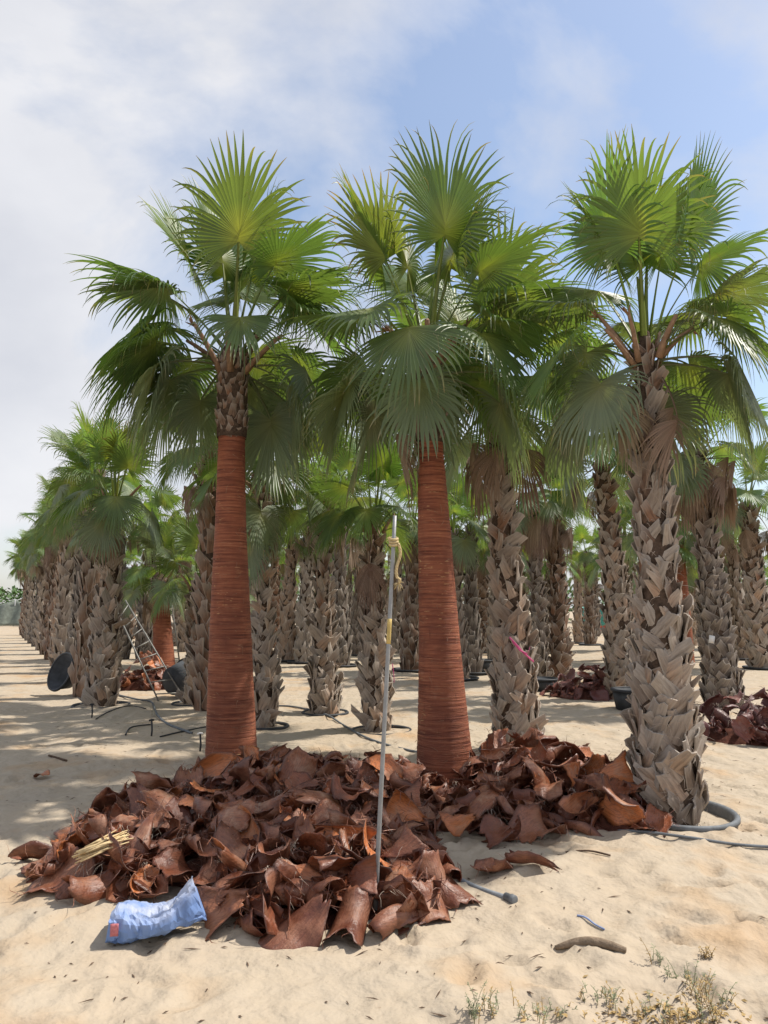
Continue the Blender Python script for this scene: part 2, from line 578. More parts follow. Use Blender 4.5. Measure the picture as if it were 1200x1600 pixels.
def frond_mb(rng, elev, bend, hinge, Lp, Lb, droop, nseg=44, spread=140, cup=0.12, roll=0.0, split=0.55, dead=False, petiole_w=0.026, fold=0.1):
    mb = MB()
    # petiole: bends down as it goes out
    n = 7
    p = Vector((0.02, 0, 0))
    e = R(elev)
    pts, dirs = [p.copy()], []
    for i in range(n):
        d = Vector((math.cos(e), 0, math.sin(e)))
        dirs.append(d)
        p = p + d * (Lp / n)
        pts.append(p.copy())
        e -= R(bend) / n
    dirs.append(d)
    verts, faces, cols = [], [], []
    for i, (q, d) in enumerate(zip(pts, dirs)):
        t = i / n
        w = petiole_w * (1.5 - 1.0 * t) if t < 0.3 else petiole_w * (1.26 - 0.75 * t)
        h = w * 0.42
        up = Vector((-d.z, 0, d.x))
        for (a, b) in ((-1, 0.35), (0, -0.9), (1, 0.35), (0, 0.15)):
            verts.append(q + Vector((0, 1, 0)) * (a * w) + up * (b * h))
            cols.append((0.12, 0.5, 0, 1))
    for i in range(n):
        for k in range(4):
            faces.append((i * 4 + k, i * 4 + (k + 1) % 4, (i + 1) * 4 + (k + 1) % 4, (i + 1) * 4 + k))
    mb.add(verts, faces, cols)
    # blade
    H = pts[-1]
    be = e - R(hinge)
    m = Vector((math.cos(be), 0, math.sin(be)))
    nn = Vector((-m.z, 0, m.x))
    s = Vector((0, 1, 0))
    rollM = Matrix.Rotation(R(roll), 3, m)
    nn, s = rollM @ nn, rollM @ s
    G = Vector((0, 0, -1))
    dth = R(spread) * 2 / nseg
    wav, wph, wk = rng.uniform(0.05, 0.20), rng.uniform(0, 6.28), rng.uniform(1.6, 3.4)

    def length(th):
        return Lb * (1.03 - 0.50 * (abs(th) / R(spread)) ** 1.35)

    def start(th):
        lat = abs(th) / R(spread)
        r = m * math.cos(th) + s * math.sin(th)
        r = (r + nn * (cup * abs(math.sin(th)) - fold * lat - 0.22 * max(0, lat - 0.5) + wav * math.sin(wk * th + wph))).normalized()
        return H + m * (0.10 * Lb * max(0.0, math.cos(th * 0.9))), r

    def whole(th, t):
        """point of the undivided part of the blade"""
        o, r = start(th)
        p, d, tp_ = o, r, 0.0
        for q in STEPS[1:]:
            q2 = min(q, t)
            if q2 <= tp_:
                break
            d = (d + G * (0.6 * droop * (q2 - tp_))).normalized()
            p = p + d * ((q2 - tp_) * length(th))
            tp_ = q2
        return p, d

    for i in range(nseg):
        th = -R(spread) + (i + 0.5) * dth
        lat = abs(th) / R(spread)
        lf = rng.uniform(0.87, 1.09)
        if rng.random() < 0.04:
            lf *= rng.uniform(0.6, 0.85)
        L = length(th) * lf
        seg = rng.random()
        kd = droop * rng.uniform(0.6, 1.5)
        if rng.random() < 0.38:
            kd = kd * 2.2 + 0.5
        sp = split * rng.uniform(0.90, 1.06) * (1 - 0.22 * lat)
        if rng.random() < 0.17:
            sp *= rng.uniform(0.5, 0.8)
        swing = Vector((rng.uniform(-1, 1), rng.uniform(-1, 1), rng.uniform(-0.5, 0.5))) * 0.13
        verts, cols = [], []
        U = [0.0, sp * 0.3, sp * 0.62, sp]
        for t in U:
            c, d = whole(th, t)
            a, _ = whole(th - dth * 0.5, t)
            b, _ = whole(th + dth * 0.5, t)
            nl = nn - d * nn.dot(d)
            nl = nl.normalized() if nl.length > 0.05 else s.cross(d).normalized()
            w = (b - a).length * 0.5
            if dead:
                a, b = c.lerp(a, .85), c.lerp(b, .85)
            verts += [a, c - nl * 0.55 * w, b]
            cols += [(t, seg, 0.0, 1), (t, seg, 0.5, 1), (t, seg, 1.0, 1)]
        p, w0 = c.copy(), (w if not dead else w * .85)
        tl = sp
        for t in (0.2, 0.4, 0.58, 0.74, 0.88, 1.0):
            tt = sp + (1 - sp) * t
            ds = tt - tl
            k = kd * (0.5 + 3.2 * t * t)
            d = (d + (G * k + swing * (0.4 + t)) * ds * 2.0).normalized()
            p = p + d * (ds * L * (1 if not dead else 1.1))
            tl = tt
            nl = nn - d * nn.dot(d)
            nl = nl.normalized() if nl.length > 0.05 else s.cross(d).normalized()
            tv = d.cross(nl)
            w = w0 * max(0.0, 1 - t) ** 0.85 + 0.0011
            verts += [p + tv * w * 0.94, p - nl * 0.5 * w, p - tv * w * 0.94]
            cols += [(tt, seg, 0.0, 1), (tt, seg, 0.5, 1), (tt, seg, 1.0, 1)]
        # keep both edges on their own side where the strips meet
        if (verts[9] - verts[12]).length > (verts[9] - verts[14]).length:
            for q in range(4, 10):
                verts[q * 3], verts[q * 3 + 2] = verts[q * 3 + 2], verts[q * 3]
        faces = []
        for j in range(9):
            b = j * 3
            faces += [(b, b + 1, b + 4, b + 3), (b + 1, b + 2, b + 5, b + 4)]
        mb.add(verts, faces, cols)
    # loose threads between the segments
    for i in range(8 if not dead else 4):
        th = rng.uniform(-1, 1) * R(spread) * 0.8
        r = (m * math.cos(th) + s * math.sin(th)).normalized()
        p = whole(th, rng.uniform(0.30, 0.42))[0]
        d = (r + Vector((rng.uniform(-.5, .5), rng.uniform(-.5, .5), -0.2))).normalized()
        vs, fs, cs = [], [], []
        side = d.cross(nn).normalized() * 0.0022
        for j in range(6):
            vs += [p - side, p + side]
            cs += [(0.95, 0.9, 0, 1)] * 2
            d = (d + G * 0.35 + Vector((rng.uniform(-.3, .3), rng.uniform(-.3, .3), 0))).normalized()
            p = p + d * 0.06
        for j in range(5):
            fs.append((2 * j, 2 * j + 1, 2 * j + 3, 2 * j + 2))
        mb.add(vs, fs, cs)
    return mb


CLASSES = [  # elevation, petiole bend, hinge, petiole length, blade length, droop, material
    (84, 4, -2, 1.10, 1.00, 0.16, 'leaf_young'),
    (74, 8, 2, 1.08, 1.00, 0.20, 'leaf_young'),
    (62, 12, 12, 1.05, 1.00, 0.26, 'leaf'),
    (50, 16, 32, 0.95, 1.00, 0.34, 'leaf'),
    (38, 22, 48, 0.88, 0.98, 0.40, 'leaf'),
    (22, 26, 52, 0.80, 0.96, 0.45, 'leaf'),
    (6, 28, 48, 0.74, 0.95, 0.50, 'leaf_old'),
    (-14, 24, 38, 0.70, 0.92, 0.50, 'leaf_old'),
    (-38, 18, 26, 0.66, 0.88, 0.50, 'leaf_old'),
]
FROND = {}
rng = random.Random(11)
for ci, (e, b, h, lp, lb, dr, mt) in enumerate(CLASSES):
    for k in range(4):
        mb = frond_mb(rng, e + rng.uniform(-3, 3), b * rng.uniform(.7, 1.3), h + rng.uniform(-10, 10), lp * rng.uniform(.93, 1.07), lb * rng.uniform(.94, 1.06),
                      dr * rng.uniform(.85, 1.2), nseg=rng.randint(50, 58), spread=rng.uniform(128, 150), cup=rng.uniform(0.0, 0.22), roll=rng.uniform(-22, 22), split=rng.uniform(0.54, 0.66), fold=(rng.uniform(0.35, 0.75) if k == 3 else rng.uniform(0.0, 0.22)))
        FROND[(ci, k)] = mb.mesh('frond_blade', M[mt])
# a leaf that has turned yellow at its ends
YELLOW = [frond_mb(rng, e, 8, h, 1.05, 0.95, 0.22, nseg=34, spread=sp, cup=0.25, roll=r_, split=0.6).mesh('frond_yellow', M['leaf_yellow']) for e, h, sp, r_ in ((72, 2, 95, 20), (50, 30, 110, -15))]
# young unopened spear
SPEAR = frond_mb(rng, 88, 2, 0, 0.8, 0.75, 0.03, nseg=14, spread=11, cup=0.0, split=0.9).mesh('spear', M['leaf_young'])
DEAD = [frond_mb(rng, e, 22, h, 0.6, 0.95, 0.9, nseg=30, spread=80, cup=-0.1, roll=rng.uniform(-30, 30), split=0.6, fold=rng.uniform(.6, 1.1), dead=True, petiole_w=0.022).mesh('frond_dead', M['leaf_dead'])
        for e, h in ((-30, 40), (-45, 28), (-58, 15), (5, 80))]

# cut leaf stalks, brown
STALK = []
for k in range(5):
    mb = MB()
    L = rng.uniform(0.40, 0.75)
    e = R(rng.uniform(45, 72))
    p = Vector((0.02, 0, 0))
    pts, rad = [], []
    for i in range(6):
        pts.append(p.copy())
        rad.append(0.045 - 0.022 * i / 5)
        p = p + Vector((math.cos(e), rng.uniform(-.05, .05), math.sin(e))) * L / 5
        e -= R(rng.uniform(0, 7))
    mb.tube(pts, rad, 7)
    for i, v in enumerate(mb.v):           # flatten the section
        mb.v[i] = (v[0], v[1], v[2])
    if k % 2 == 0:                          # frayed sheath flap at the cut end
        end = pts[-1]
        for j in range(6):
            d = Vector((rng.uniform(0.1, .7), rng.uniform(-.6, .6), rng.uniform(-.3, 1))).normalized()
            q_ = end - Vector((0, 0, 0.04))
            sd = Vector((-d.y, d.x, 0.2)).normalized() * 0.018
            mb.add([q_ - sd, q_ + sd, q_ + d * 0.10 + sd * .8, q_ + d * 0.16, q_ + d * 0.10 - sd * .8], [(0, 1, 2, 3, 4)])
    STALK.append(mb.mesh('cut_stalk', M['petiole_cut']))


# ------------------------------------------------------------------ leaf bases on the trunks
def boot_mb(rng, nu=4, nv=4, cut=True):
    """a persistent leaf base: a tapering curved plate with a cut end, thick at its foot"""
    W0, W1, L = rng.uniform(0.072, 0.090), rng.uniform(0.042, 0.064), rng.uniform(0.19, 0.27)
    out = rng.uniform(0.0, 0.022)
    curl = rng.uniform(0.008, 0.02)
    skew = rng.uniform(-0.03, 0.03)
    tw = rng.uniform(-0.02, 0.02)
    c = rng.uniform(-0.05, 0.05) if cut else 0
    sd, ntc = rng.uniform(0, 99), (rng.uniform(0.15, 0.35) if rng.random() < 0.22 else 0.0)
    mb = MB()

    def fn(u, v):
        a = (u - 0.5) * 2
        w = W0 + (W1 - W0) * v ** 0.8
        z = L * v + c * a * v - ntc * L * max(0, 1 - abs(a) * 2) * v ** 3 + 0.03 * noise.noise(Vector((a * 3, sd, 0))) * v ** 2
        a *= 1 + 0.10 * noise.noise(Vector((v * 4, a, sd)))
        x = 0.014 + out * v * v + curl * (1 - a * a) - curl + tw * a * v
        return (x, a * w + skew * v, z)
    mb.sheet(fn, nu, nv, 0.012, col=lambda u, v: (u, v, 0, 1))
    return mb


rng = random.Random(5)
BOOT_MB = [boot_mb(rng) for _ in range(14)]
BOOTS = {mt: [mb.mesh('leaf_base_plate', M[mt], smooth=False) for mb in BOOT_MB] for mt in ('boot', 'boot_brown', 'boot_dark')}


def interp(prof, t):
    for (a, ra), (b, rb) in zip(prof, prof[1:]):
        if t <= b:
            return ra + (rb - ra) * (t - a) / max(1e-6, b - a)
    return prof[-1][1]


def boot_places(rng, axis_fn, prof, z0, z1, dz, size=1.0, lean=26, wild=1.0):
    """spiral of leaf bases, every second one leaning the other way so that they weave"""
    out = []
    z = z0
    row = 0
    while z < z1:
        r = interp(prof, z)
        n = max(5, int(round(2 * math.pi * r / (0.150 * size))))
        for i in range(n):
            ph = 2 * math.pi * (i + 0.5 * (row % 2) + rng.uniform(-.12, .12)) / n + row * 0.13
            zz = z + rng.uniform(-.02, .02)
            rr = interp(prof, zz)
            c = axis_fn(zz)
            pos = c + Vector((math.cos(ph), math.sin(ph), 0)) * (rr - 0.012)
            sgn = 1 if (row % 2) else -1
            if rng.random() < 0.18:
                sgn = -sgn
            a = sgn * R(lean + rng.uniform(-16, 16))
            b = R(rng.uniform(1.5, 7) * wild)
            if rng.random() < 0.035 * wild:
                b = R(rng.uniform(16, 42))
            rot = (Matrix.Rotation(ph, 4, 'Z') @ Matrix.Rotation(b, 4, 'Y') @ Matrix.Rotation(a, 4, 'X'))
            out.append((pos, rot, size * rng.uniform(0.80, 1.22) * (1.08 - 0.30 * min(1, zz / z1))))
        z += dz
        row += 1
    return out


def trunk_mb(axis_fn, prof, z0, z1, nr=30, n=20, rough=0.0, rng=None, top_cone=True):
    mb = MB()
    verts, faces = [], []
    rows = []
    for i in range(nr + 1):
        z = z0 + (z1 - z0) * i / nr
        rows.append((z, interp(prof, z)))
    for i, (z, r) in enumerate(rows):
        c = axis_fn(z)
        jit = rng.uniform(-1, 1) * rough if rng else 0
        ph = rng.uniform(0, 6.28) if rng else 0
        for k in range(n):
            t = 2 * math.pi * k / n
            rr = r + jit + (rough * 0.5 * math.sin(2 * t + ph) if rough else 0)
            verts.append(c + Vector((rr * math.cos(t), rr * math.sin(t), 0)))
    for i in range(nr):
        for k in range(n):
            faces.append((i * n + k, i * n + (k + 1) % n, (i + 1) * n + (k + 1) % n, (i + 1) * n + k))
    faces.append(tuple(range(nr * n, nr * n + n)))
    mb.add(verts, faces)
    return mb


def crown(root, rng, top, r_top, scale, n=24, skip=(), dead=2, stalks=4, extra=(), low=8, young=0, az0=0.0, up=0.34, jitter=14):
    """fan leaves in a spiral: the young ones upright in the middle, the old ones hanging below"""
    for i in range(n):
        a = (i + 0.5) / n
        ci = min(low, int(young + (low + 1 - young) * a ** 0.85))
        az = az0 + i * 137.5 + rng.uniform(-jitter, jitter)
        if any(abs((az - s0 + 180) % 360 - 180) < s1 and c0 <= ci <= c1 for s0, s1, c0, c1 in skip):
            continue
        z = up * scale * (1 - a) ** 1.2
        r = r_top * (0.25 + 0.7 * a)
        put_frond(root, FROND[(ci, rng.randrange(4))], top, z, r, az, scale * rng.uniform(.88, 1.08), rng)
    put_frond(root, SPEAR, top, up * scale, 0.0, rng.uniform(0, 360), scale, rng, name='spear')
    for (az, ci, k, sc, dz) in extra:
        me_ = YELLOW[k] if ci == 'y' else DEAD[k] if ci == 'd' else FROND[(ci, k)]
        put_frond(root, me_, top, dz, r_top * 0.6, az, scale * sc, None, 'dead_frond' if ci == 'd' else 'frond')
    for i in range(dead):
        put_frond(root, DEAD[rng.randrange(4)], top, 0.02 - rng.uniform(0, .22), r_top * 1.0, rng.uniform(0, 360), scale * rng.uniform(.8, 1.05), rng, name='dead_frond')
    for i in range(stalks):
        put_frond(root, STALK[rng.randrange(5)], top, rng.uniform(-.1, .1), r_top * 0.8, i * 360 / max(1, stalks) + rng.uniform(-30, 30), scale * rng.uniform(.8, 1.1), rng, name='cut_stalk')


def put_frond(root, me_, top, z, r, az, sc, rng=None, name='frond'):
    a = R(az)
    o = bpy.data.objects.new(name, me_)
    o.location = top + Vector((math.cos(a) * r, math.sin(a) * r, z))
    jx, jy = (rng.uniform(-.09, .09), rng.uniform(-.07, .07)) if rng else (0, 0)
    o.rotation_euler = (Matrix.Rotation(a, 3, 'Z') @ Matrix.Rotation(jy, 3, 'Y') @ Matrix.Rotation(jx, 3, 'X')).to_euler()
    o.scale = (sc, sc, sc)
    return link(o, root)


PALM_GROUP = 'fan palms of the nursery'


def palm(base_px, top_px, widths, label, kind='boots', scale=1.0, seed=1, boots='boot', dz=0.105, size=1.0, n=24, group=None, base_y=None, lean_y=0.0, collar=None, wild=1.0, slim=1.0, **cr):
    """base_px, top_px: foot and top of the trunk; widths: (photo row, width in photo pixels)"""
    rng = random.Random(seed)
    b = ground_at(*base_px) if base_y is None else at(base_px[0], base_px[1], base_y)
    b.z = gz(b.x, b.y) - 0.03
    t = at(top_px[0], top_px[1], b.y + lean_y)
    H = t.z - b.z
    top = Vector((t.x - b.x, lean_y, H))
    bow = rng.uniform(-.03, .03)
    ax = lambda z: Vector((top.x * z / H + bow * math.sin(math.pi * min(1, max(0, z / H))), top.y * z / H, z))
    prof = []
    for (py, w) in widths:
        z = at(base_px[0], py, b.y).z - b.z
        prof.append((z, w * slim / FPX * b.y / 2 / 1.02))
    prof = [(-0.3, prof[0][1] * 1.02)] + prof
    r_top = interp(prof, H)
    root = empty('palm_tree', b, label, 'palm tree', group or PALM_GROUP)
    if kind == 'peeled':
        zc = at(base_px[0], collar, b.y).z - b.z
        nr = int((zc + 0.1) / 0.016)
        mb = trunk_mb(ax, prof, -0.1, zc, nr, 40, 0.0018, rng)
        mesh_obj('trunk', mb.mesh('peeled_trunk', M['peeled']), root)
        cp = [(zc - .06, interp(prof, zc) + 0.012), (zc + .05, interp(prof, zc) + 0.018), (H + .1, r_top + .02), (H + .32, 0.05)]
        cm = trunk_mb(ax, cp, zc - 0.02, H + 0.3, 12, 18, 0.006, rng)
        col_ = mesh_obj('trunk_collar', cm.mesh('trunk_collar', M['core']), root)
        for pos, rot, sc in boot_places(rng, ax, cp, zc - 0.01, H + 0.10, 0.085, 0.62, 14, 1.3):
            o = mesh_obj('leaf_base', rng.choice(BOOTS['boot_brown']), col_, pos, rot.to_euler(), sc)
    else:
        pr2 = [(z, r - 0.058 * size) for z, r in prof] + [(H + .32, 0.05)]
        mb = trunk_mb(ax, pr2, -0.1, H + 0.3, 34, 18, 0.006, rng)
        mesh_obj('trunk', mb.mesh('trunk_core', M['core']), root)
        for pos, rot, sc in boot_places(rng, ax, pr2, 0.02, H + 0.12, dz, size, 36, wild):
            f = pos.z / H
            mt = boots if rng.random() > (f - 0.45) * 1.6 else ('boot_brown' if boots == 'boot' else boots)
            mesh_obj('leaf_base', rng.choice(BOOTS[mt]), root, pos, rot.to_euler(), sc)
    if b.y < 13.5:
        fm = MB()
        for k in range(520 if kind != 'peeled' else 220):
            zz = H * rng.random() ** 1.3 if kind != 'peeled' else H * rng.random() ** 2.2 * 0.8
            rr_, ph, c_ = interp(prof, zz), rng.uniform(0, 6.28), ax(zz)
            o_ = Vector((math.cos(ph), math.sin(ph), 0))
            tn = Vector((-o_.y, o_.x, 0))
            p_ = c_ + o_ * (rr_ - 0.01)
            d_ = (o_ * 0.5 + tn * rng.uniform(-1, 1) + Vector((0, 0, rng.uniform(-.8, .8)))).normalized()
            vs_, L_ = [], rng.uniform(.03, .13)
            for q in range(4):
                sd_ = d_.cross(o_).normalized() * (0.0026 * (1 - q / 4.2))
                vs_ += [p_ - sd_, p_ + sd_]
                d_ = (d_ + tn * rng.uniform(-.5, .5) - o_ * 0.25 + Vector((0, 0, -.2))).normalized()
                p_ = p_ + d_ * L_ / 3
            fm.add(vs_, [(0, 1, 3, 2), (2, 3, 5, 4), (4, 5, 7, 6)])
        fo = mesh_obj('loose_fibre', fm.mesh('loose_fibre', M['fibre' if kind != 'peeled' else 'petiole_cut']), root)
        fo['kind'] = 'stuff'
    crown(root, rng, top, r_top, scale, n, **cr)
    return root, b, H


# ---- the palms one can point to (foot, top of trunk, widths in the photograph)
P1 = palm((362, 1186), (364, 575), ((1186, 80), (1100, 73), (1000, 66), (900, 57), (830, 50), (760, 46), (690, 43), (560, 43)),
          'tall palm with smooth red peeled trunk rising behind the husk heap, nearer the sand track', 'peeled', 0.95, 21, collar=682, n=27, low=8,
          skip=((-90, 50, 0, 4), (-90, 75, 5, 8), (180, 40, 2, 5)), dead=0, stalks=7, group='peeled palms',
          extra=((165, 4, 1, 1.05, .16), (-178, 5, 0, 1.12, .06), (160, 6, 1, 1.1, 0.0), (-165, 3, 3, 1.0, .2), (-148, 6, 2, 1.0, .0), (35, 7, 1, 1.0, -.05), (-5, 6, 0, 1.0, .0), (-75, 1, 0, 1.0, .30), (120, 1, 1, 0.98, .25), (176, 3, 1, 1.0, .26), (-172, 4, 0, 1.08, .12), (-160, 5, 2, 1.05, 0.02), (-74, 5, 1, 0.80, .16), (-25, 3, 2, .95, .15), (20, 2, 0, .95, .2)))
P2 = palm((697, 1226), (667, 590), ((1226, 92), (1150, 82), (1080, 73), (1000, 65), (900, 57), (820, 52), (710, 42), (590, 42)),
          'palm with smooth red peeled trunk just right of the upright grey pipe', 'peeled', 0.89, 35, collar=690, n=24, low=7,
          skip=((-90, 45, 0, 4), (-90, 60, 6, 8)), dead=1, stalks=6, group='peeled palms',
          extra=((-68, 1, 1, 1.02, .30), (-160, 'y', 0, .95, .28), (-5, 3, 0, 1.08, .2), (-50, 5, 0, .95, .1), (-100, 7, 1, .86, 0.02), (-20, 6, 1, 1.0, 0), (178, 6, 2, 1.0, 0)))
P3 = palm((1046, 1278), (1008, 575), ((1278, 116), (1220, 120), (1100, 104), (1000, 92), (900, 80), (800, 72), (700, 64), (600, 58)),
          'nearest palm, thick trunk clad in grey criss-cross leaf bases inside a black rim', 'boots', 0.72, 42, slim=0.94, n=26, low=7, dz=0.098, size=0.88, wild=0.8,
          skip=((-90, 60, 0, 5), (-90, 70, 6, 8)), dead=1, stalks=7,
          extra=((-110, 1, 0, 0.98, .24), (-40, 1, 2, 1.0, .22), (-48, 5, 1, .88, .12), (-152, 7, 0, .95, 0), (5, 3, 1, 1.1, .15), (-15, 6, 0, 1.1, .05), (-40, 'd', 2, 0.75, -.05), (-150, 'd', 1, .75, -.05), (60, 'd', 0, .8, -.05)))
P4 = palm((810, 1174), (772, 640), ((1174, 86), (1100, 84), (1050, 76), (900, 62), (750, 48), (640, 44)),
          'palm with shaggy brown trunk and pink ribbon standing behind the smaller husk mound', 'boots', 0.86, 53, slim=0.90, n=15, low=7, dz=0.112, size=0.98, wild=0.8, dead=4, stalks=4,
          extra=((-60, 3, 1, 1.1, .2), (-20, 4, 0, 1.1, .1)))
P5 = palm((158, 1101), (179, 800), ((1101, 66), (1050, 62), (950, 52), (830, 40), (790, 38)),
          'palm with shaggy trunk heading the long row beside the sand track', 'boots', 0.70, 64, slim=0.80, n=18, low=7, dz=0.125, size=1.05, dead=1, stalks=2,
          extra=((-140, 1, 0, 1.0, .2), (170, 2, 1, 1.0, .2), (-120, 5, 1, 1.0, .1), (-60, 'y', 0, .9, .25)))
P7 = palm((303, 1098), (312, 930), ((1098, 46), (1000, 42), (900, 34)),
          'short stout palm just behind the peeled trunk nearer the sand track', 'boots', 0.62, 75, slim=0.87, n=14, low=5, dz=0.125, size=1.0, dead=2, stalks=2)
P8 = palm((413, 1134), (408, 760), ((1134, 50), (1050, 46), (950, 38), (850, 30), (760, 24)),
          'slim grey-brown palm standing just right of the first peeled trunk', 'boots', 0.70, 86, slim=0.87, n=15, low=6, dz=0.12, size=0.9, dead=2, stalks=2, extra=((-80, 7, 0, 1.0, -.2), (-100, 8, 1, 1.0, -.5)))
P9 = palm((508, 1113), (505, 800), ((1113, 62), (1060, 54), (950, 40), (850, 34), (800, 32)),
          'brown shaggy palm midway between the two front peeled trunks', 'boots', 0.66, 97, slim=0.87, n=15, low=5, dz=0.12, size=0.95, wild=1.5, dead=2, stalks=2)
P10 = palm((589, 1140), (585, 830), ((1140, 62), (1060, 58), (950, 46), (850, 38)),
           'shaggy palm directly behind the upright pipe with a pink tie', 'boots', 0.62, 108, slim=0.87, n=14, low=5, dz=0.12, size=0.92, wild=1.5, dead=3, stalks=2, extra=((-100, 5, 1, 0.95, 0.1), (-140, 5, 0, 1, .1)))
P11 = palm((842, 1066), (832, 800), ((1066, 34), (900, 26), (800, 24)),
           'silvery grey trunk under a brown skirt of dead leaves, in a black tub', 'boots', 0.66, 119, boots='boot_dark', n=13, low=6, dz=0.13, size=1.0, dead=15, stalks=0)
P12 = palm((876, 1062), (866, 800), ((1062, 38), (960, 32), (800, 24)),
           'dark trunk with skirt of dead leaves next to the silvery grey trunk', 'boots', 0.66, 130, boots='boot_brown', n=13, low=6, dz=0.14, size=1.1, dead=13, stalks=0)
P13 = palm((1132, 1102), (1088, 720), ((1102, 66), (1050, 58), (950, 46), (850, 38), (720, 34)),
           'leaning dark grey palm with a thick hanging brown skirt and white tag', 'boots', 0.75, 141, boots='boot_dark', n=13, low=6, dz=0.12, size=0.95, dead=24, stalks=0, extra=((-130, 7, 1, .9, 0),))
P14 = palm((975, 1090), (940, 730), ((1090, 60), (950, 46), (850, 38), (730, 32)),
           'palm half hidden behind the nearest thick grey trunk, in a black tub', 'boots', 0.74, 152, n=15, low=7, dz=0.12, size=0.95, dead=3, stalks=1)
P15 = palm((1190, 1044), (1168, 800), ((1044, 40), (950, 36), (800, 30)),
           'brown palm cut by the picture edge behind the leaning skirted palm', 'boots', 0.85, 163, n=15, low=7, dz=0.15, size=1.25, dead=4, stalks=1)
P6 = palm((256, 1042), (249, 912), ((1042, 36), (1000, 30), (912, 24)),
          'distant peeled red palm between two ladders', 'peeled', 0.75, 174, collar=925, n=14, low=7, dead=1, stalks=1, group='peeled palms')
P16 = palm((1072, 1036), (1056, 830), ((1036, 26), (950, 22), (830, 18)),
           'distant peeled red palm mostly hidden behind the nearest thick trunk', 'peeled', 0.75, 185, collar=850, n=14, dead=1, stalks=1, group='peeled palms')

# ---- palms further off: shared trunks, leaf bases joined
FAR_TRUNK = []
for k in range(4):
    rng = random.Random(300 + k)
    prof = [(-.3, .255), (0, .255), (0.8, .22), (2.0, .17), (3.2, .145), (3.5, 0.05)]
    ax = lambda z: Vector((0.05 * math.sin(z), 0, z))
    core = trunk_mb(ax, [(z, max(0.03, r - .03)) for z, r in prof], -0.1, 3.45, 20, 14, 0.008, rng).mesh('far_trunk', M['core'])
    mb = MB()
    for pos, rot, sc in boot_places(rng, ax, [(z, max(.03, r - .03)) for z, r in prof], 0.03, 3.3, 0.15, 1.2, 24, 1.4):
        mb.merge(rng.choice(BOOT_MB), Matrix.Translation(pos) @ rot @ Matrix.Scale(sc, 4))
    FAR_TRUNK.append((core, mb.mesh('far_leaf_bases', M[('boot', 'boot_brown', 'boot', 'boot_dark')[k]], smooth=False)))


def far_palm(x, y, label, group, rng, hs=1.0, scale=0.82, n=18, dead=3, low=8):
    root = empty('palm_tree', (x, y, gz(x, y) - 0.02), label, 'palm tree', group)
    core, bm_ = rng.choice(FAR_TRUNK)
    rz = rng.uniform(0, 6.28)
    root.rotation_euler = (rng.uniform(-.035, .035), rng.uniform(-.045, .045), 0)
    s = (rng.uniform(.85, 1.1),) * 2 + (hs,)
    mesh_obj('trunk', core, root, (0, 0, 0), (0, 0, rz), s)
    o = mesh_obj('leaf_bases', bm_, root, (0, 0, 0), (0, 0, rz), s)
    o['kind'] = 'stuff'
    crown(root, rng, Vector((0, 0, 3.15 * hs)), .17, scale, n, dead=dead, stalks=0, az0=rng.uniform(0, 360), low=low)


rng = random.Random(77)
ORD = 'second third fourth fifth sixth seventh eighth ninth tenth eleventh twelfth thirteenth'.split()
ROW = [(134, 1086), (116, 1066), (103, 1050), (92, 1039), (82, 1030), (73, 1022), (66, 1016), (59, 1010), (53, 1005), (47, 1000), (42, 996), (37, 992)]
for i, (px, py) in enumerate(ROW):
    p = ground_at(px, py)
    far_palm(p.x, p.y, '%s palm from the front in the dense row along the sand track' % ORD[i], 'palms of the row along the track', rng, rng.uniform(1.02, 1.25), rng.uniform(.60, .74), 15, rng.randint(0, 4), 6)
SPOTS = [(448, 1034, 'with its trunk left of the midway shaggy palm, the leftmost of two'), (474, 1036, 'close against the midway shaggy palm, the right one of two'),
         (558, 1024, 'in the gap between midway palm and the one behind the pipe'), (532, 1040, 'half hidden at the right edge of the midway shaggy palm'),
         (641, 1048, 'peeping out left of the second peeled trunk'), (716, 1060, 'just right of the second peeled trunk, the nearer of a pair'),
         (739, 1052, 'just right of the second peeled trunk, the further of a pair'), (752, 1020, 'far back between second peeled trunk and pink-ribbon palm'),
         (922, 1008, 'far off above the low shaded husk heap, right of its twin'), (904, 1004, 'far off above the low shaded husk heap, left of its twin'),
         (1160, 1030, 'between leaning skirted palm and the picture edge'), (1015, 1050, 'hidden behind the nearest thick trunk'),
         (350, 1050, 'hidden behind the first peeled trunk'), (330, 1110, 'between the short stout palm and first peeled trunk'), (225, 1030, 'behind the long leaning ladder'),
         (190, 1030, 'between row front palm and the long ladder'), (390, 1030, 'between first peeled trunk and slim palm, far back'), (615, 1020, 'behind the palm with the pipe in front, far back'),
         (690, 1022, 'hidden behind the second peeled trunk, far back'), (800, 1030, 'behind the pink-ribbon palm'), (290, 1018, 'far back behind the short stout palm')]
for i, (px, py, where) in enumerate(SPOTS):
    p = ground_at(px, py)
    far_palm(p.x, p.y, 'grove palm ' + where, 'palms deep in the grove', rng, rng.uniform(0.98, 1.28), rng.uniform(.55, .70), 14, rng.randint(1, 7), 6)
MORE = [(1045, 1036), (985, 1030), (1108, 1026), (862, 1020), (820, 1014), (772, 1030), (668, 1014), (582, 1030), (500, 1018), (962, 1016), (1142, 1014), (1190, 1012), (1080, 1008), (540, 1006), (700, 1006), (430, 1012), (640, 1004)]
for px, py in MORE:
    p = ground_at(px, py)
    far_palm(p.x, p.y, 'slim palm filling the back rows between the front trunks', 'palms of the back rows', rng, rng.uniform(0.9, 1.2), rng.uniform(.6, .75), 15, rng.randint(1, 5), 6)
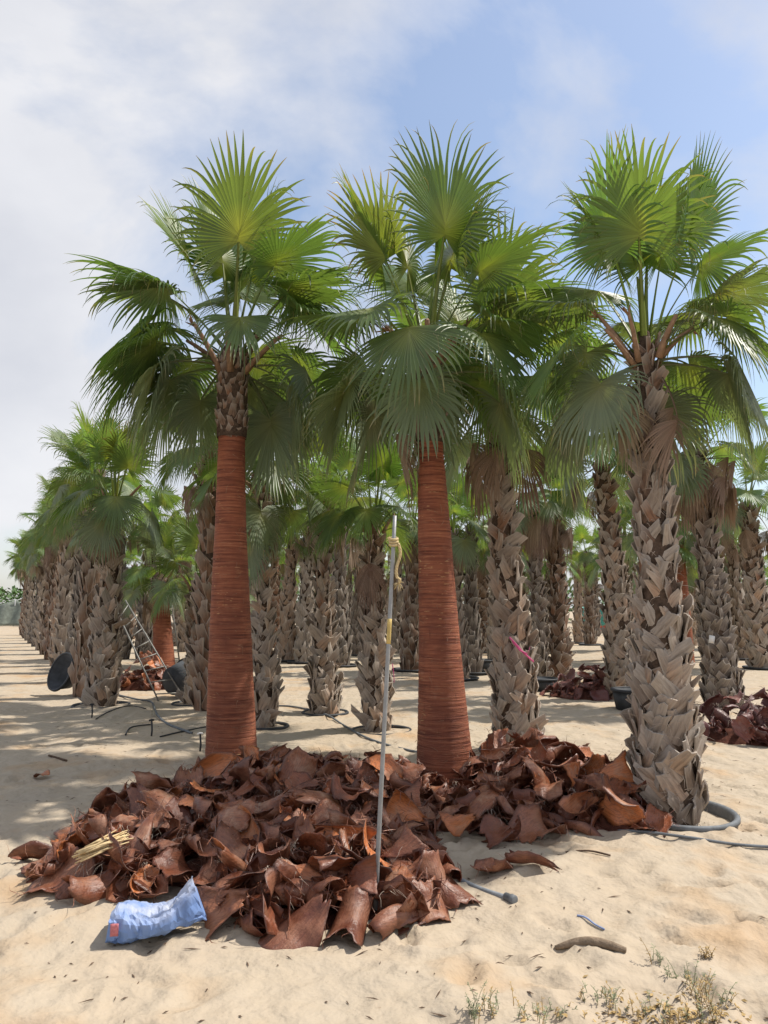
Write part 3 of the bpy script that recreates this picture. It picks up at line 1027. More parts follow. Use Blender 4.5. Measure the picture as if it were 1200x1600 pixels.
# the grove goes on in rows that follow the track
u, v = Vector((-.47, .88)), Vector((.88, .47))
for a in range(0, 9):
    for b in range(0, 13):
        p = Vector((-8.0, 30.0)) + u * (a * 4.2) + v * (b * 3.6) + Vector((rng.uniform(-.5, .5), rng.uniform(-.5, .5)))
        if p.y < 26 or abs(p.x) > 0.56 * p.y or p.y > 60 or p.x < -0.46 * p.y:
            continue
        far_palm(p.x, p.y, 'small distant palm in the grove towards the horizon', 'far palms of the grove', rng, rng.uniform(.8, 1.1), rng.uniform(.58, .72), 11, rng.randint(0, 4), 6)

# ------------------------------------------------------------------ husks peeled off the trunks
def husk_mb(rng, nu=11, nv=12, frayed=False):
    """a leaf sheath: torn shield or strip of tough skin, rolled up about its length"""
    style = rng.choice(('shield', 'shield', 'wedge', 'strip'))
    W = rng.uniform(0.085, 0.155) if style != 'strip' else rng.uniform(0.05, 0.08)
    L = rng.uniform(0.24, 0.36) if style != 'strip' else rng.uniform(0.34, 0.5)
    roll = rng.uniform(0.8, 2.4) if rng.random() < 0.55 else rng.uniform(2.6, 4.6)
    cone = rng.uniform(-0.5, 0.8)
    bend = rng.uniform(-1.3, 1.9)
    twist = rng.uniform(-1.0, 1.0)
    off = rng.uniform(-0.35, 0.35)        # the roll is not centred
    seed = rng.uniform(0, 100)
    notch = rng.uniform(0.0, 0.14)
    ph = rng.uniform(0, 6.28)
    slant = rng.uniform(-0.18, 0.18)
    mb = MB()

    def fn(u, v):
        a = (u - 0.5) * 2
        if style == 'shield':
            w = W * (0.55 + 0.62 * math.sin(math.pi * min(1, 0.10 + 0.72 * v)))
        elif style == 'wedge':
            w = W * (1.25 - 0.95 * v)
        else:
            w = W * (0.8 + 0.35 * math.sin(5 * v + ph))
        rag = 1 + (0.16 * noise.noise(Vector((v * 6, a * 2, seed))) + 0.10 * noise.noise(Vector((v * 21, a * 2, seed)))) * abs(a) ** 2.5
        e2 = noise.noise(Vector((a * 3.0, 2.2, seed + 9))) * 0.16 + noise.noise(Vector((a * 11.0, 4.2, seed + 9))) * 0.09
        end = e2 * v ** 5 - notch * (1 - abs(a)) * v ** 7 + slant * a * v + 0.05 * noise.noise(Vector((a * 6, 8, seed))) * (1 - v) ** 5
        if frayed and v > 0.75:
            end += 0.5 * (v - 0.75) * math.sin(a * 17 + ph)
        x = a * w * rag
        y = (v + end - 0.5) * L
        k = roll * (1 + cone * (v - 0.5)) / (2 * W)
        ang = (x + off * W) * k
        rr_ = 1 - 0.09 * abs(ang) * (0.5 + 0.5 * math.copysign(1, ang))
        X, Z = math.sin(ang) / k * rr_, (1 - math.cos(ang) * rr_) / k
        kb = bend / L
        if abs(kb) > 1e-3:
            aa = y * kb
            Y, Zb = math.sin(aa) / kb, (1 - math.cos(aa)) / kb
            Y -= math.sin(aa) * Z
            Z = Zb + math.cos(aa) * Z
        else:
            Y = y
        tt = twist * (v - 0.5)
        X, Z = X * math.cos(tt) - Z * math.sin(tt), X * math.sin(tt) + Z * math.cos(tt)
        wr = 0.020 * noise.noise(Vector((u * 3, v * 3.5, seed + 3))) + 0.007 * noise.noise(Vector((u * 9, v * 9, seed + 5)))
        return (X + wr * 0.6, Y, Z + wr)
    mb.sheet(fn, nu, nv, 0.0032)
    zc = sum(p[2] for p in mb.v) / len(mb.v)
    mb.v = [(p[0], p[1], p[2] - zc) for p in mb.v]
    # a few torn fibres at the rim
    for i in range(16):
        uu, vv = (rng.choice((0.0, 1.0)), rng.random()) if rng.random() < .6 else (rng.random(), 1.0)
        p = Vector(fn(uu, vv)) - Vector((0, 0, zc))
        d = Vector((rng.uniform(-1, 1), rng.uniform(-.3, 1), rng.uniform(-.6, .6))).normalized()
        sd = d.cross(Vector((0.3, 0.2, 1))).normalized() * 0.0018
        e1 = p + d * rng.uniform(.03, .07) + Vector((0, 0, -.006))
        e2 = e1 + (d + Vector((rng.uniform(-.8, .8), rng.uniform(-.8, .8), -.5))).normalized() * 0.04
        mb.add([p - sd, p + sd, e1 + sd, e2, e1 - sd], [(0, 1, 2, 4), (4, 2, 3)], [(0.5, .9, 1, 1)] * 5)
    return mb


rng = random.Random(900)
HUSK_MB = [husk_mb(rng, frayed=(i % 4 == 3)) for i in range(22)]
HUSKS = [mb.mesh('husk_shell', M['husk']) for mb in HUSK_MB]
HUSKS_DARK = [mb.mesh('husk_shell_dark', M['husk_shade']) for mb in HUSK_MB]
HUSK_LOW = [husk_mb(rng, 4, 5) for i in range(6)]


def pile(lobes, n, label, group, litter_label, meshes, rng, spacing, avoid=(), buried=120, lift=0.03, marks=(), fibres=60):
    def hfun(x, y):
        h = 0.0
        for cx, cy, rx, ry, hh in lobes:
            q_ = ((x - cx) / rx) ** 2 + ((y - cy) / ry) ** 2
            if q_ < 1:
                h = max(h, hh * (1 - q_) ** 0.7)
        return h
    x0, x1 = min(l[0] - l[2] for l in lobes), max(l[0] + l[2] for l in lobes)
    y0, y1 = min(l[1] - l[3] for l in lobes), max(l[1] + l[3] for l in lobes)
    # the packed litter underneath: a mound coloured like shaded gaps, with joined, half-buried husks
    lit = MB()
    m_ = 36
    P, idx = [], {}
    for i in range(m_ + 1):
        for j in range(m_ + 1):
            x, y = x0 + (x1 - x0) * i / m_, y0 + (y1 - y0) * j / m_
            h = hfun(x, y)
            P.append(Vector((x, y, gz(x, y) + (h * 0.60 - 0.06 if h > 0 else -0.08) + 0.02 * noise.noise(Vector((x * 9, y * 9, 1))))))
    lit.add(P, [(i * (m_ + 1) + j, (i + 1) * (m_ + 1) + j, (i + 1) * (m_ + 1) + j + 1, i * (m_ + 1) + j + 1) for i in range(m_) for j in range(m_)])
    lm = lit.mesh('litter_mound', M['litter'])
    lm.materials.append(meshes[0].materials[0])
    k = 0
    lit2 = MB()
    while k < buried:
        x, y = rng.uniform(x0, x1), rng.uniform(y0, y1)
        h = hfun(x, y)
        if h < 0.05:
            continue
        rot = Euler((rng.uniform(-.8, .8), rng.uniform(-.8, .8), rng.uniform(0, 6.28))).to_matrix().to_4x4()
        lit2.merge(rng.choice(HUSK_LOW), Matrix.Translation((x, y, gz(x, y) + h * 0.62 + rng.uniform(-.03, .03))) @ rot)
        k += 1
    o = mesh_obj('husk_litter_gap_shade', lm)
    tag(o, litter_label, 'litter', None, 'stuff')
    o2 = mesh_obj('buried_husks', lit2.mesh('buried_husks', meshes[0].materials[0]), o)
    o2['kind'] = 'stuff'
    fm = MB()
    k = 0
    while k < fibres:
        x, y = rng.uniform(x0, x1), rng.uniform(y0, y1)
        h = hfun(x, y)
        if h < 0.03:
            continue
        k += 1
        c_ = Vector((x, y, gz(x, y) + h + rng.uniform(.02, .09)))
        base_a = rng.uniform(0, 6.28)
        for q in range(rng.randint(4, 10)):                     # a tuft of torn fibre
            a_ = base_a + rng.gauss(0, .5)
            d_ = Vector((math.cos(a_), math.sin(a_), rng.uniform(-.3, .5)))
            p_ = c_ + Vector((rng.gauss(0, .015), rng.gauss(0, .015), 0))
            L_, vs_ = rng.uniform(.05, .16), []
            for w_ in range(5):
                sd_ = d_.cross(Vector((0, 0.3, 1))).normalized() * (0.0016 * (1 - w_ / 5.5))
                vs_ += [p_ - sd_, p_ + sd_]
                d_ = (d_ + Vector((rng.gauss(0, .35), rng.gauss(0, .35), -.22))).normalized()
                p_ = p_ + d_ * L_ / 4
            fm.add(vs_, [(i_ * 2, i_ * 2 + 1, i_ * 2 + 3, i_ * 2 + 2) for i_ in range(4)])
    if fm.v:
        fo = mesh_obj('torn_fibre', fm.mesh('torn_fibre', M['fibre']), o)
        fo['kind'] = 'stuff'
    pts = []
    tries = 0
    while len(pts) < n and tries < 40000:
        tries += 1
        x, y = rng.uniform(x0, x1), rng.uniform(y0, y1)
        h = hfun(x, y)
        if h < 0.02 or any(math.hypot(x - ax_, y - ay_) < r_ for ax_, ay_, r_ in avoid):
            continue
        sp = spacing * (1 - 0.35 * tries / 40000)
        if any((x - a) ** 2 + (y - b) ** 2 < sp * sp for a, b in pts):
            continue
        pts.append((x, y))
        e = 0.08
        slope = Vector((hfun(x - e, y) - hfun(x + e, y), hfun(x, y - e) - hfun(x, y + e), 2 * e)).normalized()
        edge = h < 0.09
        nrm = (slope + Vector((rng.gauss(0, 1), rng.gauss(0, 1), 0)) * (0.22 if edge else 0.75)).normalized()
        if rng.random() < 0.42:
            nrm = -nrm
        rot = nrm.to_track_quat('Z', 'Y').to_matrix().to_4x4() @ Matrix.Rotation(rng.uniform(0, 6.28), 4, 'Z')
        o = mesh_obj('palm_husk', rng.choice(meshes), None, (x, y, gz(x, y) + h + lift + (0.02 if edge else rng.uniform(0, .05))), rot.to_euler(), rng.uniform(.55, 1.12))
        lab_ = label
        if marks:
            d_, nm_ = min((math.hypot(x - mx, y - my), nm) for mx, my, nm in marks)
            lab_ = label + ', ' + nm_
        tag(o, lab_, 'palm husk', group)
    return len(pts)


rng = random.Random(1234)
b1, b2, b3, b4 = P1[1], P2[1], P3[1], P4[1]
SACK = ground_at(250, 1436)
n_main = pile([(-0.85, 5.75, 1.2, 1.35, .29), (-0.37, 4.66, .80, .70, .21), (-1.50, 4.95, .58, .52, .18), (-0.30, 6.5, .80, .85, .25), (-0.95, 7.0, .75, .6, .20), (-1.68, 5.8, .48, .66, .18)],
              182, 'curled red-brown husk in the big heap', 'husks of the big heap', 'husk litter under the big heap, coloured dark for the shaded gaps',
              HUSKS, rng, 0.215, avoid=((b1.x, b1.y, .34), (b2.x, b2.y - .3, .42), (SACK.x, SACK.y, .34)), buried=520, fibres=260,
              marks=((b1.x, b1.y - .5, 'against the first peeled trunk'), (b2.x - .2, b2.y - .4, 'against the second peeled trunk'), (-.05, 4.3, 'round the foot of the upright pipe'), (-.9, 4.5, 'beside the blue sack'),
                     (-1.6, 5.0, 'round the straw-coloured stalks'), (-2.3, 5.8, 'at the tapering tip by the track'), (-.9, 5.8, 'in its middle'), (.2, 5.5, 'on its slope right of the pipe')))
n_side = pile([(1.20, 6.75, .85, .85, .37), (1.65, 6.1, .5, .55, .26), (0.80, 5.9, .45, .5, .13)],
              58, 'curled red-brown husk in the smaller mound', 'husks of the smaller mound', 'husk litter under the smaller mound, coloured dark for the shaded gaps',
              HUSKS, rng, 0.2, avoid=((b2.x, b2.y - .25, .45), (b3.x, b3.y, .42), (b4.x, b4.y, .45)), buried=120, fibres=90,
              marks=((b2.x + .2, b2.y - .1, 'against the second peeled trunk'), (b3.x - .3, b3.y + .1, 'against the nearest grey trunk'), (b4.x, b4.y - .8, 'below the pink-ribbon palm'), (1.3, 6.2, 'in its middle'), (0.75, 5.7, 'at its front edge on shaded sand')))
p = ground_at(1175, 1150)
pile([(p.x, p.y, .85, .65, .45), (p.x + .7, p.y + .2, .7, .6, .5)], 34, 'husk coloured darker for shade in the heap at the picture edge beside the leaning palm', 'husks of the heap by the leaning palm',
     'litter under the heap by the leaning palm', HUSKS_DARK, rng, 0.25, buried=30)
p = ground_at(925, 1086)
pile([(p.x, p.y, .65, .6, .42), (p.x - .35, p.y - .1, .5, .4, .25)], 24, 'husk coloured darker for shade in the low heap between skirted trunks and nearest palm', 'husks of the low shaded heap',
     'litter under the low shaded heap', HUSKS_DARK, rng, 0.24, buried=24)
p = ground_at(222, 1076)
pile([(p.x, p.y + .3, .55, .6, .55)], 19, 'red-brown husk heaped beneath the leaning aluminium ladder', 'husks beneath the ladder', 'litter under the heap at the ladder', HUSKS, rng, 0.24, buried=20)
# single husks lying apart on the sand
for px, py, k, rz, lab in ((762, 1362, 3, 2.6, 'single orange-brown husk lying apart beside the grey pipe end'), (835, 1362, 7, 4.2, 'frayed husk lying apart on sand next to orange-brown one'),
                           (905, 1294, 2, 0.4, 'flat reddish husk lying in front of the smaller mound'), (960, 1284, 5, 1.2, 'bright orange husk strip leaning out of the smaller mound'),
                           (1010, 1304, 11, 1.7, 'pinkish frayed husk across the black rim of nearest palm'), (68, 1212, 9, 1.0, 'small dark husk scrap alone on the sunny track'),
                           (60, 1340, 4, 1.9, 'orange-brown husk at the outer tip of the big heap'), (75, 1378, 15, 4.6, 'pale grey frayed stalk base pointing out of the big heap')):
    q_ = on_ground(px, py, 0.045)
    o = mesh_obj('palm_husk', HUSKS[k], None, q_, Euler((rng.uniform(-.25, .25), rng.uniform(-.2, .2), rz)), rng.uniform(.75, 0.95) if px != 68 else 0.4)
    tag(o, lab, 'palm husk', 'husks lying apart')

# ------------------------------------------------------------------ upright pipe with its rope
root = empty('grey_pipe', at(588, 1384, 4.25), 'tall thin galvanised pipe stuck upright in the husk heap', 'pipe')
base = root.location.copy()
tp = at(617, 806, 4.36) - base
mb = MB()
mb.tube([tp * t for t in np.linspace(-0.06, 1, 12)], [0.0130 - 0.002 * t for t in np.linspace(0, 1, 12)], 14)
mesh_obj('pipe_shaft', mb.mesh('pipe_shaft', M['galv']), root)
mb = MB()
mb.tube([tp * t for t in (0.635, 0.65, 0.69, 0.705)], 0.0126, 14)
mesh_obj('yellow_band', mb.mesh('yellow_band', M['yellow']), root)


def twisted(mb, pts, r, twist=26, n=3):
    pts = [Vector(q) for q in pts]
    for s in range(n):
        path = []
        for i, q in enumerate(pts):
            a = i * 0.9 + s * 2 * math.pi / n
            path.append(q + Vector((math.cos(a), math.sin(a), 0)) * r * 0.55)
        mb.tube(path, r * 0.62, 6)


rope = empty('rope', base + tp * 0.925, 'frayed cream rope knotted near the top of the upright pipe', 'rope')
mb = MB()
for k in range(3):
    ring = [Vector((math.cos(t) * 0.022, math.sin(t) * 0.022, -0.016 + 0.016 * k + 0.008 * math.sin(t))) for t in np.linspace(0, 2 * math.pi, 16)]
    mb.tube(ring, 0.008, 6)
mesh_obj('knot', mb.mesh('knot', M['rope']), rope)
mb = MB()
pts = [Vector((0.026 + 0.012 * math.sin(i * 0.25), -0.012, -0.01 - i * 0.0085)) for i in range(24)]
pts += [Vector((0.036 - 0.002 * i, -0.014, -0.214 - i * 0.008)) for i in range(4)]
twisted(mb, pts, 0.0085)
mesh_obj('rope_tail', mb.mesh('rope_tail', M['rope']), rope)
mb = MB()
rr = random.Random(3)
for k in range(22):
    p0 = pts[-1] if k < 15 else Vector((-0.015, -0.02, 0.005))
    d = Vector((rr.uniform(-1, .5), rr.uniform(-.5, .3), rr.uniform(-1, .2))).normalized() if k < 15 else Vector((rr.uniform(-1, -.2), rr.uniform(-.6, 0), rr.uniform(0, 1))).normalized()
    mb.tube([p0, p0 + d * 0.02, p0 + d * 0.035 + Vector((0, 0, -.012))], [0.003, 0.0022, 0.001], 4)
mesh_obj('frayed_end', mb.mesh('frayed_end', M['rope']), rope)

# ------------------------------------------------------------------ blue sack
c0 = on_ground(247, 1448)
sack = empty('blue_sack', c0, 'dusty crumpled blue plastic sack lying on sand at the heap edge', 'sack')
sack.rotation_euler = (0, 0, R(8))
sack.scale = (.92, .92, .92)
mb = MB()
NS, NC = 30, 24
sj = random.Random(31)


def sack_fn(i, j):
    s = i / NS
    t = 2 * math.pi * j / NC
    cy, sy = math.cos(t), math.sin(t)
    e = max(0.0, (s - 0.66) / 0.34)                    # the tied corner that stands up
    lo = 0.09 * max(0, s - 0.25) ** 1.2
    hi = 0.175 - 0.030 * math.sin(math.pi * min(1, s * 1.35)) + 0.095 * e ** 1.2
    if s < 0.10:
        hi -= 0.035 * (1 - s / 0.10) ** 2
    depth = 0.150 * (0.86 + 0.18 * math.sin(math.pi * min(1, s * 1.2))) * (1 - 0.88 * e ** 1.5)
    y = depth * math.copysign(abs(cy) ** 0.65, cy)
    zz = 0.5 + 0.5 * math.copysign(abs(sy) ** 0.6, sy)
    z = lo + (hi - lo) * zz
    x = -0.235 + 0.46 * s - 0.05 * e * zz + 0.03 * e * (1 - zz) - 0.02 * (1 - s) * (1 - zz)
    z -= 0.045 * math.exp(-((s - 0.45) / 0.2) ** 2) * max(0, sy) * (0.7 + 0.3 * cy)   # sagging top
    P = Vector((x, y, z))
    n1 = noise.noise(P * 7 + Vector((3, 1, 2)))
    n2 = abs(noise.noise(P * 9 + Vector((7, 4, 1))))
    n3 = abs(noise.noise(P * 34))
    w = 0.020 * n1 - 0.016 * (1 - min(1, n2 * 5)) ** 2
    w += 0.010 * math.sin(x * 70 - 40 * z + 2 * cy) * max(0, s - 0.5) * 2
    nrm = Vector((0, cy, sy)).normalized()
    P = P + nrm * w + Vector((sj.uniform(-1, 1), sj.uniform(-1, 1), sj.uniform(-1, 1))) * 0.0045
    P.z = max(-0.01, P.z)
    return P


V = [sack_fn(i, j) for i in range(NS + 1) for j in range(NC)]
F = [(i * NC + j, i * NC + (j + 1) % NC, (i + 1) * NC + (j + 1) % NC, (i + 1) * NC + j) for i in range(NS) for j in range(NC)]
cl = [((i / NS), j / NC, max(0.0, math.sin(2 * math.pi * j / NC)), 1) for i in range(NS + 1) for j in range(NC)]
F.append(tuple(range(NC - 1, -1, -1)))
F.append(tuple(range(NS * NC, NS * NC + NC)))
mb.add(V, F, cl)
sm = mb.mesh('sack_body', M['bag'], smooth=False)
mesh_obj('sack_body', sm, sack)
mb = MB()
mb.sheet(lambda u, v: (-0.222 + 0.040 * u, -0.152 + 0.004 * math.sin(u * 3), 0.055 + 0.062 * v), 3, 3, 0.004)
lab = mesh_obj('sack_label', mb.mesh('sack_label', M['tagpink']), sack)
lab['label'] = 'small faded pink label sewn on the sack end'

# ------------------------------------------------------------------ bundle of pale stalks
q_ = at(160, 1322, 4.55)
mb = MB()
rr = random.Random(8)
for k in range(34):
    a = rr.uniform(-.16, .16)
    o_ = Vector((rr.uniform(-.02, .02), rr.uniform(-.05, .05), rr.uniform(-.02, .03)))
    d = Vector((math.cos(a), math.sin(a) * 1.2, rr.uniform(-.12, .16)))
    L = rr.uniform(.16, .30)
    mb.tube([o_ + d * (-L * .5), o_, o_ + d * (L * .5) + Vector((0, 0, rr.uniform(-.02, .02)))], [0.004, 0.006, 0.003], 5)
o = mesh_obj('dry_stalks', mb.mesh('dry_stalks', M['straw']), None, q_, Euler((0, R(-14), R(32))))
tag(o, 'bundle of straw-coloured dry flower stalks on the big heap', 'dry stalks', None, 'stuff')

# ------------------------------------------------------------------ hoses, rims and pots
def tube_obj(name, pts, r, mat, label, cat, group=None, n=8, smooth_n=6):
    P = [Vector(q_) for q_ in pts]
    out = []
    for i in range(len(P) - 1):
        a, b_, c_, d_ = P[max(i - 1, 0)], P[i], P[i + 1], P[min(i + 2, len(P) - 1)]
        for k in range(smooth_n):
            t = k / smooth_n
            out.append(0.5 * ((2 * b_) + (c_ - a) * t + (2 * a - 5 * b_ + 4 * c_ - d_) * t * t + (-a + 3 * b_ - 3 * c_ + d_) * t ** 3))
    out.append(P[-1])
    o0 = P[0].copy()
    mb = MB()
    mb.tube([q_ - o0 for q_ in out], r, n)
    o = mesh_obj(name, mb.mesh(name, mat), None, o0)
    return tag(o, label, cat, group)


pe = empty('pipe_end', on_ground(800, 1406, 0.015), 'grey pipe end with coupling poking out of the heap onto sand', 'pipe')
a_, b_ = on_ground(690, 1360, 0.03) - pe.location, Vector((0, 0, 0))
mb = MB()
mb.tube([a_ + (b_ - a_) * t + Vector((0, 0, -0.02 * math.sin(math.pi * t))) for t in np.linspace(0, 1, 8)], 0.016, 10)
mesh_obj('pipe_shaft', mb.mesh('pipe_shaft', M['pipe']), pe)
mb = MB()
dd = (b_ - a_).normalized()
mb.tube([dd * -0.05, dd * -0.049, dd * -0.01, dd * -0.008, dd * 0.02, dd * 0.022], [0.017, 0.022, 0.022, 0.026, 0.026, 0.018], 12)
mesh_obj('coupling', mb.mesh('coupling', M['grey_hose']), pe)

tube_obj('hose', [on_ground(x, y, 0.01) for x, y in ((935, 1296), (1000, 1308), (1080, 1317), (1150, 1323), (1230, 1328))], 0.010, M['grey_hose'], 'grey hose running out of frame in front of the nearest palm', 'hose', 'irrigation hoses')
tube_obj('hose', [on_ground(x, y, 0.012) for x, y in ((395, 1105), (450, 1106), (505, 1116), (540, 1138), (580, 1156), (640, 1172), (690, 1180))], 0.013, M['grey_hose'], 'black hose snaking between the peeled trunks towards the ringed palm', 'hose', 'irrigation hoses')
tube_obj('hose', [on_ground(x, y, 0.012) for x, y in ((300, 1146), (262, 1132), (245, 1116), (236, 1096), (215, 1092), (185, 1086))], 0.016, M['grey_hose'], 'grey hose curving past the first row palm towards the peeled trunk', 'hose', 'irrigation hoses')
tube_obj('hose', [on_ground(x, y, 0.010) for x, y in ((228, 1108), (200, 1106), (170, 1112), (150, 1122))], 0.008, M['black'], 'thin black drip line in front of the first row palm', 'hose', 'irrigation hoses')
tube_obj('hose', [on_ground(x, y, 0.010) for x, y in ((330, 1136), (290, 1142), (250, 1152))], 0.009, M['black'], 'thin black drip line on the sand left of the peeled trunk', 'hose', 'irrigation hoses')
tube_obj('hose', [on_ground(x, y, 0.010) for x, y in ((196, 1150), (205, 1140), (235, 1133))], 0.009, M['black'], 'short black drip line bent to a small riser on the sand', 'hose', 'irrigation hoses')
for px, py, lab in ((143, 1118, 'thin black drip riser in front of the first row palm'), (236, 1150, 'thin black drip riser out on the sand'), (312, 1172, 'grey pipe stub poking up beside the peeled trunk')):
    q_ = on_ground(px, py, -0.05)
    r = empty('drip_riser', q_, lab, 'drip riser', 'drip risers')
    mb = MB()
    mb.tube([(0, 0, 0), (0.01, 0, .12), (0.0, 0, .24)], 0.011, 7)
    mesh_obj('riser_tube', mb.mesh('riser_tube', M['black']), r)
    mb = MB()
    mb.tube([(-.03, 0, .235), (0, 0, .245), (.03, 0, .24)], 0.012, 7)
    mesh_obj('emitter', mb.mesh('emitter', M['white'] if px == 312 else M['black']), r)


def rim(base, r_in, label, h=0.05, mat='grey_hose', dx=0.0, dy=0.0, tilt=0.0, group='buried pot rims'):
    mb = MB()
    mb.lathe([(r_in - .03, -.16), (r_in - .012, h - .02), (r_in, h), (r_in + .022, h + .008), (r_in + .036, h - .006), (r_in + .036, h - .03), (r_in + .012, h - .038), (r_in - .01, -.16)], 48)
    o = mesh_obj('pot_rim', mb.mesh('pot_rim', M[mat]), None, (base.x + dx, base.y + dy, gz(base.x, base.y)), Euler((tilt, tilt * .5, 0)))
    tag(o, label, 'pot rim', group)


rim(b3, 0.40, 'grey-black plastic rim curving round the foot of the nearest palm', 0.055, 'grey_hose', 0.07, 0.02, 0.02)
rim(P8[1], 0.27, 'black rim at the foot of the slim palm right of first peeled trunk', 0.02, 'black', 0.03, -.02)
rim(P10[1], 0.36, 'black rim ringing the foot of the palm behind the pipe', 0.02, 'black', 0.06, -.02)
rim(P9[1], 0.32, 'low black rim at the foot of the midway shaggy palm', 0.005, 'black')
rim(P5[1], 0.42, 'flat black rim at the foot of the first row palm', 0.02, 'black')
rim(P7[1], 0.33, 'black rim at the foot of the short stout palm', 0.01, 'black')
rim(P4[1], 0.40, 'black rim at the foot of the palm with pink ribbon', 0.03, 'black')
for px, py, where in SPOTS[:11]:
    rim(ground_at(px, py), 0.42, 'pot rim of palm ' + where.replace('with its trunk ', ''), 0.06, 'black', 0, 0, 0, 'far pot rims')
rim(P15[1], 0.42, 'black pot rim of the brown palm cut by the picture edge', 0.06, 'black')


def tub(loc, R0, R1, H, rot, label, group='black tubs', mat='tub'):
    r = empty('plastic_tub', loc, label, 'tub', group)
    r.rotation_euler = rot
    mb = MB()
    mb.lathe([(0.01, 0.012), (R0 - .02, 0.014), (R1 - .014, H), (R1, H), (R0, 0.0), (0.01, 0.0)], 40)
    mesh_obj('tub_wall', mb.mesh('tub_wall', M[mat]), r)
    mb = MB()
    mb.lathe([(R1 - .016, H - .004), (R1 - .012, H + .014), (R1 + .022, H + .012), (R1 + .026, H - .022), (R1 + .016, H - .024), (R1 + .010, H - .004)], 40)
    mesh_obj('tub_rim', mb.mesh('tub_rim', M['black']), r)
    return r


q_ = on_ground(846, 1078)
tub(q_, 0.26, 0.31, 0.22, (0, 0, 0), 'black tub holding the silvery grey trunk')
tub(on_ground(990, 1105), 0.27, 0.32, 0.30, (0, 0, 0), 'deep black tub just left of the nearest thick trunk')
tub(on_ground(757, 1046), 0.25, 0.30, 0.24, (0, 0, 0), 'small black tub beyond the second peeled trunk')
q_ = on_ground(112, 1082, 0.33)
tub(q_, 0.24, 0.34, 0.26, Euler((R(70), R(0), R(-38))), 'wide black tub tipped on its side against the row palms')
q_ = on_ground(268, 1090, 0.30)
tub(q_, 0.24, 0.31, 0.40, Euler((R(82), 0, R(150))), 'black tub lying on its side under the ladder foot')


# ------------------------------------------------------------------ ladders, stick
def ladder(f1, f2, t1, t2, nr, label, r=0.018):
    o0 = f1.copy()
    root = empty('ladder', o0, label, 'ladder', 'aluminium ladders')
    for a, b_ in ((f1, t1), (f2, t2)):
        mb = MB()
        mb.tube([a - o0, (a + b_) / 2 - o0, b_ - o0], r, 8)
        mesh_obj('ladder_rail', mb.mesh('ladder_rail', M['alu']), root)
    for k in range(nr):
        t = (k + 0.6) / nr
        mb = MB()
        mb.tube([f1 + (t1 - f1) * t - o0, f2 + (t2 - f2) * t - o0], r * 0.75, 7)
        mesh_obj('rung', mb.mesh('rung', M['alu']), root)


f1 = on_ground(248, 1094)
f2 = f1 + Vector((0.42, 0.12, 0))
f2.z = gz(f2.x, f2.y)
ladder(f1, f2, at(184, 958, f1.y + .9), at(196, 938, f1.y + 1.15), 8, 'aluminium ladder leaning over the small husk heap by the row', 0.014)
f1 = on_ground(281, 1036)
f2 = f1 + Vector((-0.35, 0.3, 0))
ladder(f1, f2, at(268, 942, f1.y - .3), at(258, 942, f1.y), 7, 'distant ladder leaning on the far peeled palm', 0.022)
a_, b_ = on_ground(101, 1052), at(120, 955, 16.6)
tube_obj('bamboo_stick', [a_, (a_ + b_) / 2 + Vector((.05, 0, 0)), b_], 0.022, M['bamboo'], 'pale bamboo stick leaning against the row of palms', 'stick')


# ------------------------------------------------------------------ ribbons and tag
def ribbon(pts, w, label, group='pink ribbons'):
    o0 = Vector(pts[0])
    P = [Vector(q_) - o0 for q_ in pts]
    mb = MB()
    n_ = len(P) - 1

    def fn(u, v):
        f = u * n_
        i = min(int(f), n_ - 1)
        q_ = P[i].lerp(P[i + 1], f - i)
        return q_ + Vector((0.25 * (v - .5) * w, 0.0, (v - .5) * w))
    mb.sheet(fn, n_ * 3, 1, 0.0015)
    o = mesh_obj('pink_ribbon', mb.mesh('pink_ribbon', M['pink']), None, o0)
    tag(o, label, 'ribbon', group)


y4 = b4.y - 0.33
ribbon([at(796, 996, y4), at(806, 1006, y4 - .03), at(818, 1020, y4 - .02), at(834, 1034, y4 + .04)], 0.02, 'upper pink ribbon strand tied slanting on the brown trunk')
ribbon([at(800, 1002, y4), at(812, 1016, y4 - .035), at(824, 1022, y4 - .02), at(828, 1012, y4)], 0.016, 'lower looped pink ribbon strand on the brown trunk')
y10 = P10[1].y - .25
ribbon([at(613, 1038, y10), at(615, 1050, y10 - .02), at(616, 1066, y10 - .01)], 0.03, 'small pink tie hanging on the palm behind the pipe')
mb = MB()
mb.sheet(lambda u, v: (0.09 * u + .02 * v, 0, 0.12 * v - .02 * u), 2, 2, 0.003)
o = mesh_obj('paper_tag', mb.mesh('paper_tag', M['white']), None, at(1107, 1004, P13[1].y - .27))
tag(o, 'small white tag stuck on the leaning dark grey trunk', 'tag')

# ------------------------------------------------------------------ small things on the sand
q_ = on_ground(872, 1469, 0.0)
mb = MB()
q2 = on_ground(978, 1487, 0.0) - q_
mb.tube([q2 * t + Vector((0, 0.02 * math.sin(math.pi * t), 0.012 + 0.022 * math.sin(math.pi * t))) for t in np.linspace(-.05, 1, 14)], [0.004 + 0.020 * math.sin(math.pi * min(1, (.12 + t) * .75)) for t in np.linspace(0, 1, 14)], 9)
o = mesh_obj('driftwood', mb.mesh('driftwood', M['wood']), None, q_)
tag(o, 'bent grey-brown stick half buried in the sunny sand', 'stick')
tube_obj('thin_stick', [on_ground(884, 1331, .01), on_ground(920, 1336, .012), on_ground(954, 1342, .01)], 0.006, M['twig'], 'thin dark stick on sand in front of the smaller mound', 'stick')
tube_obj('thin_stick', [on_ground(76, 1186, .01), on_ground(104, 1192, .012)], 0.01, M['twig'], 'short dark stick on the sunny strip of the track', 'stick')
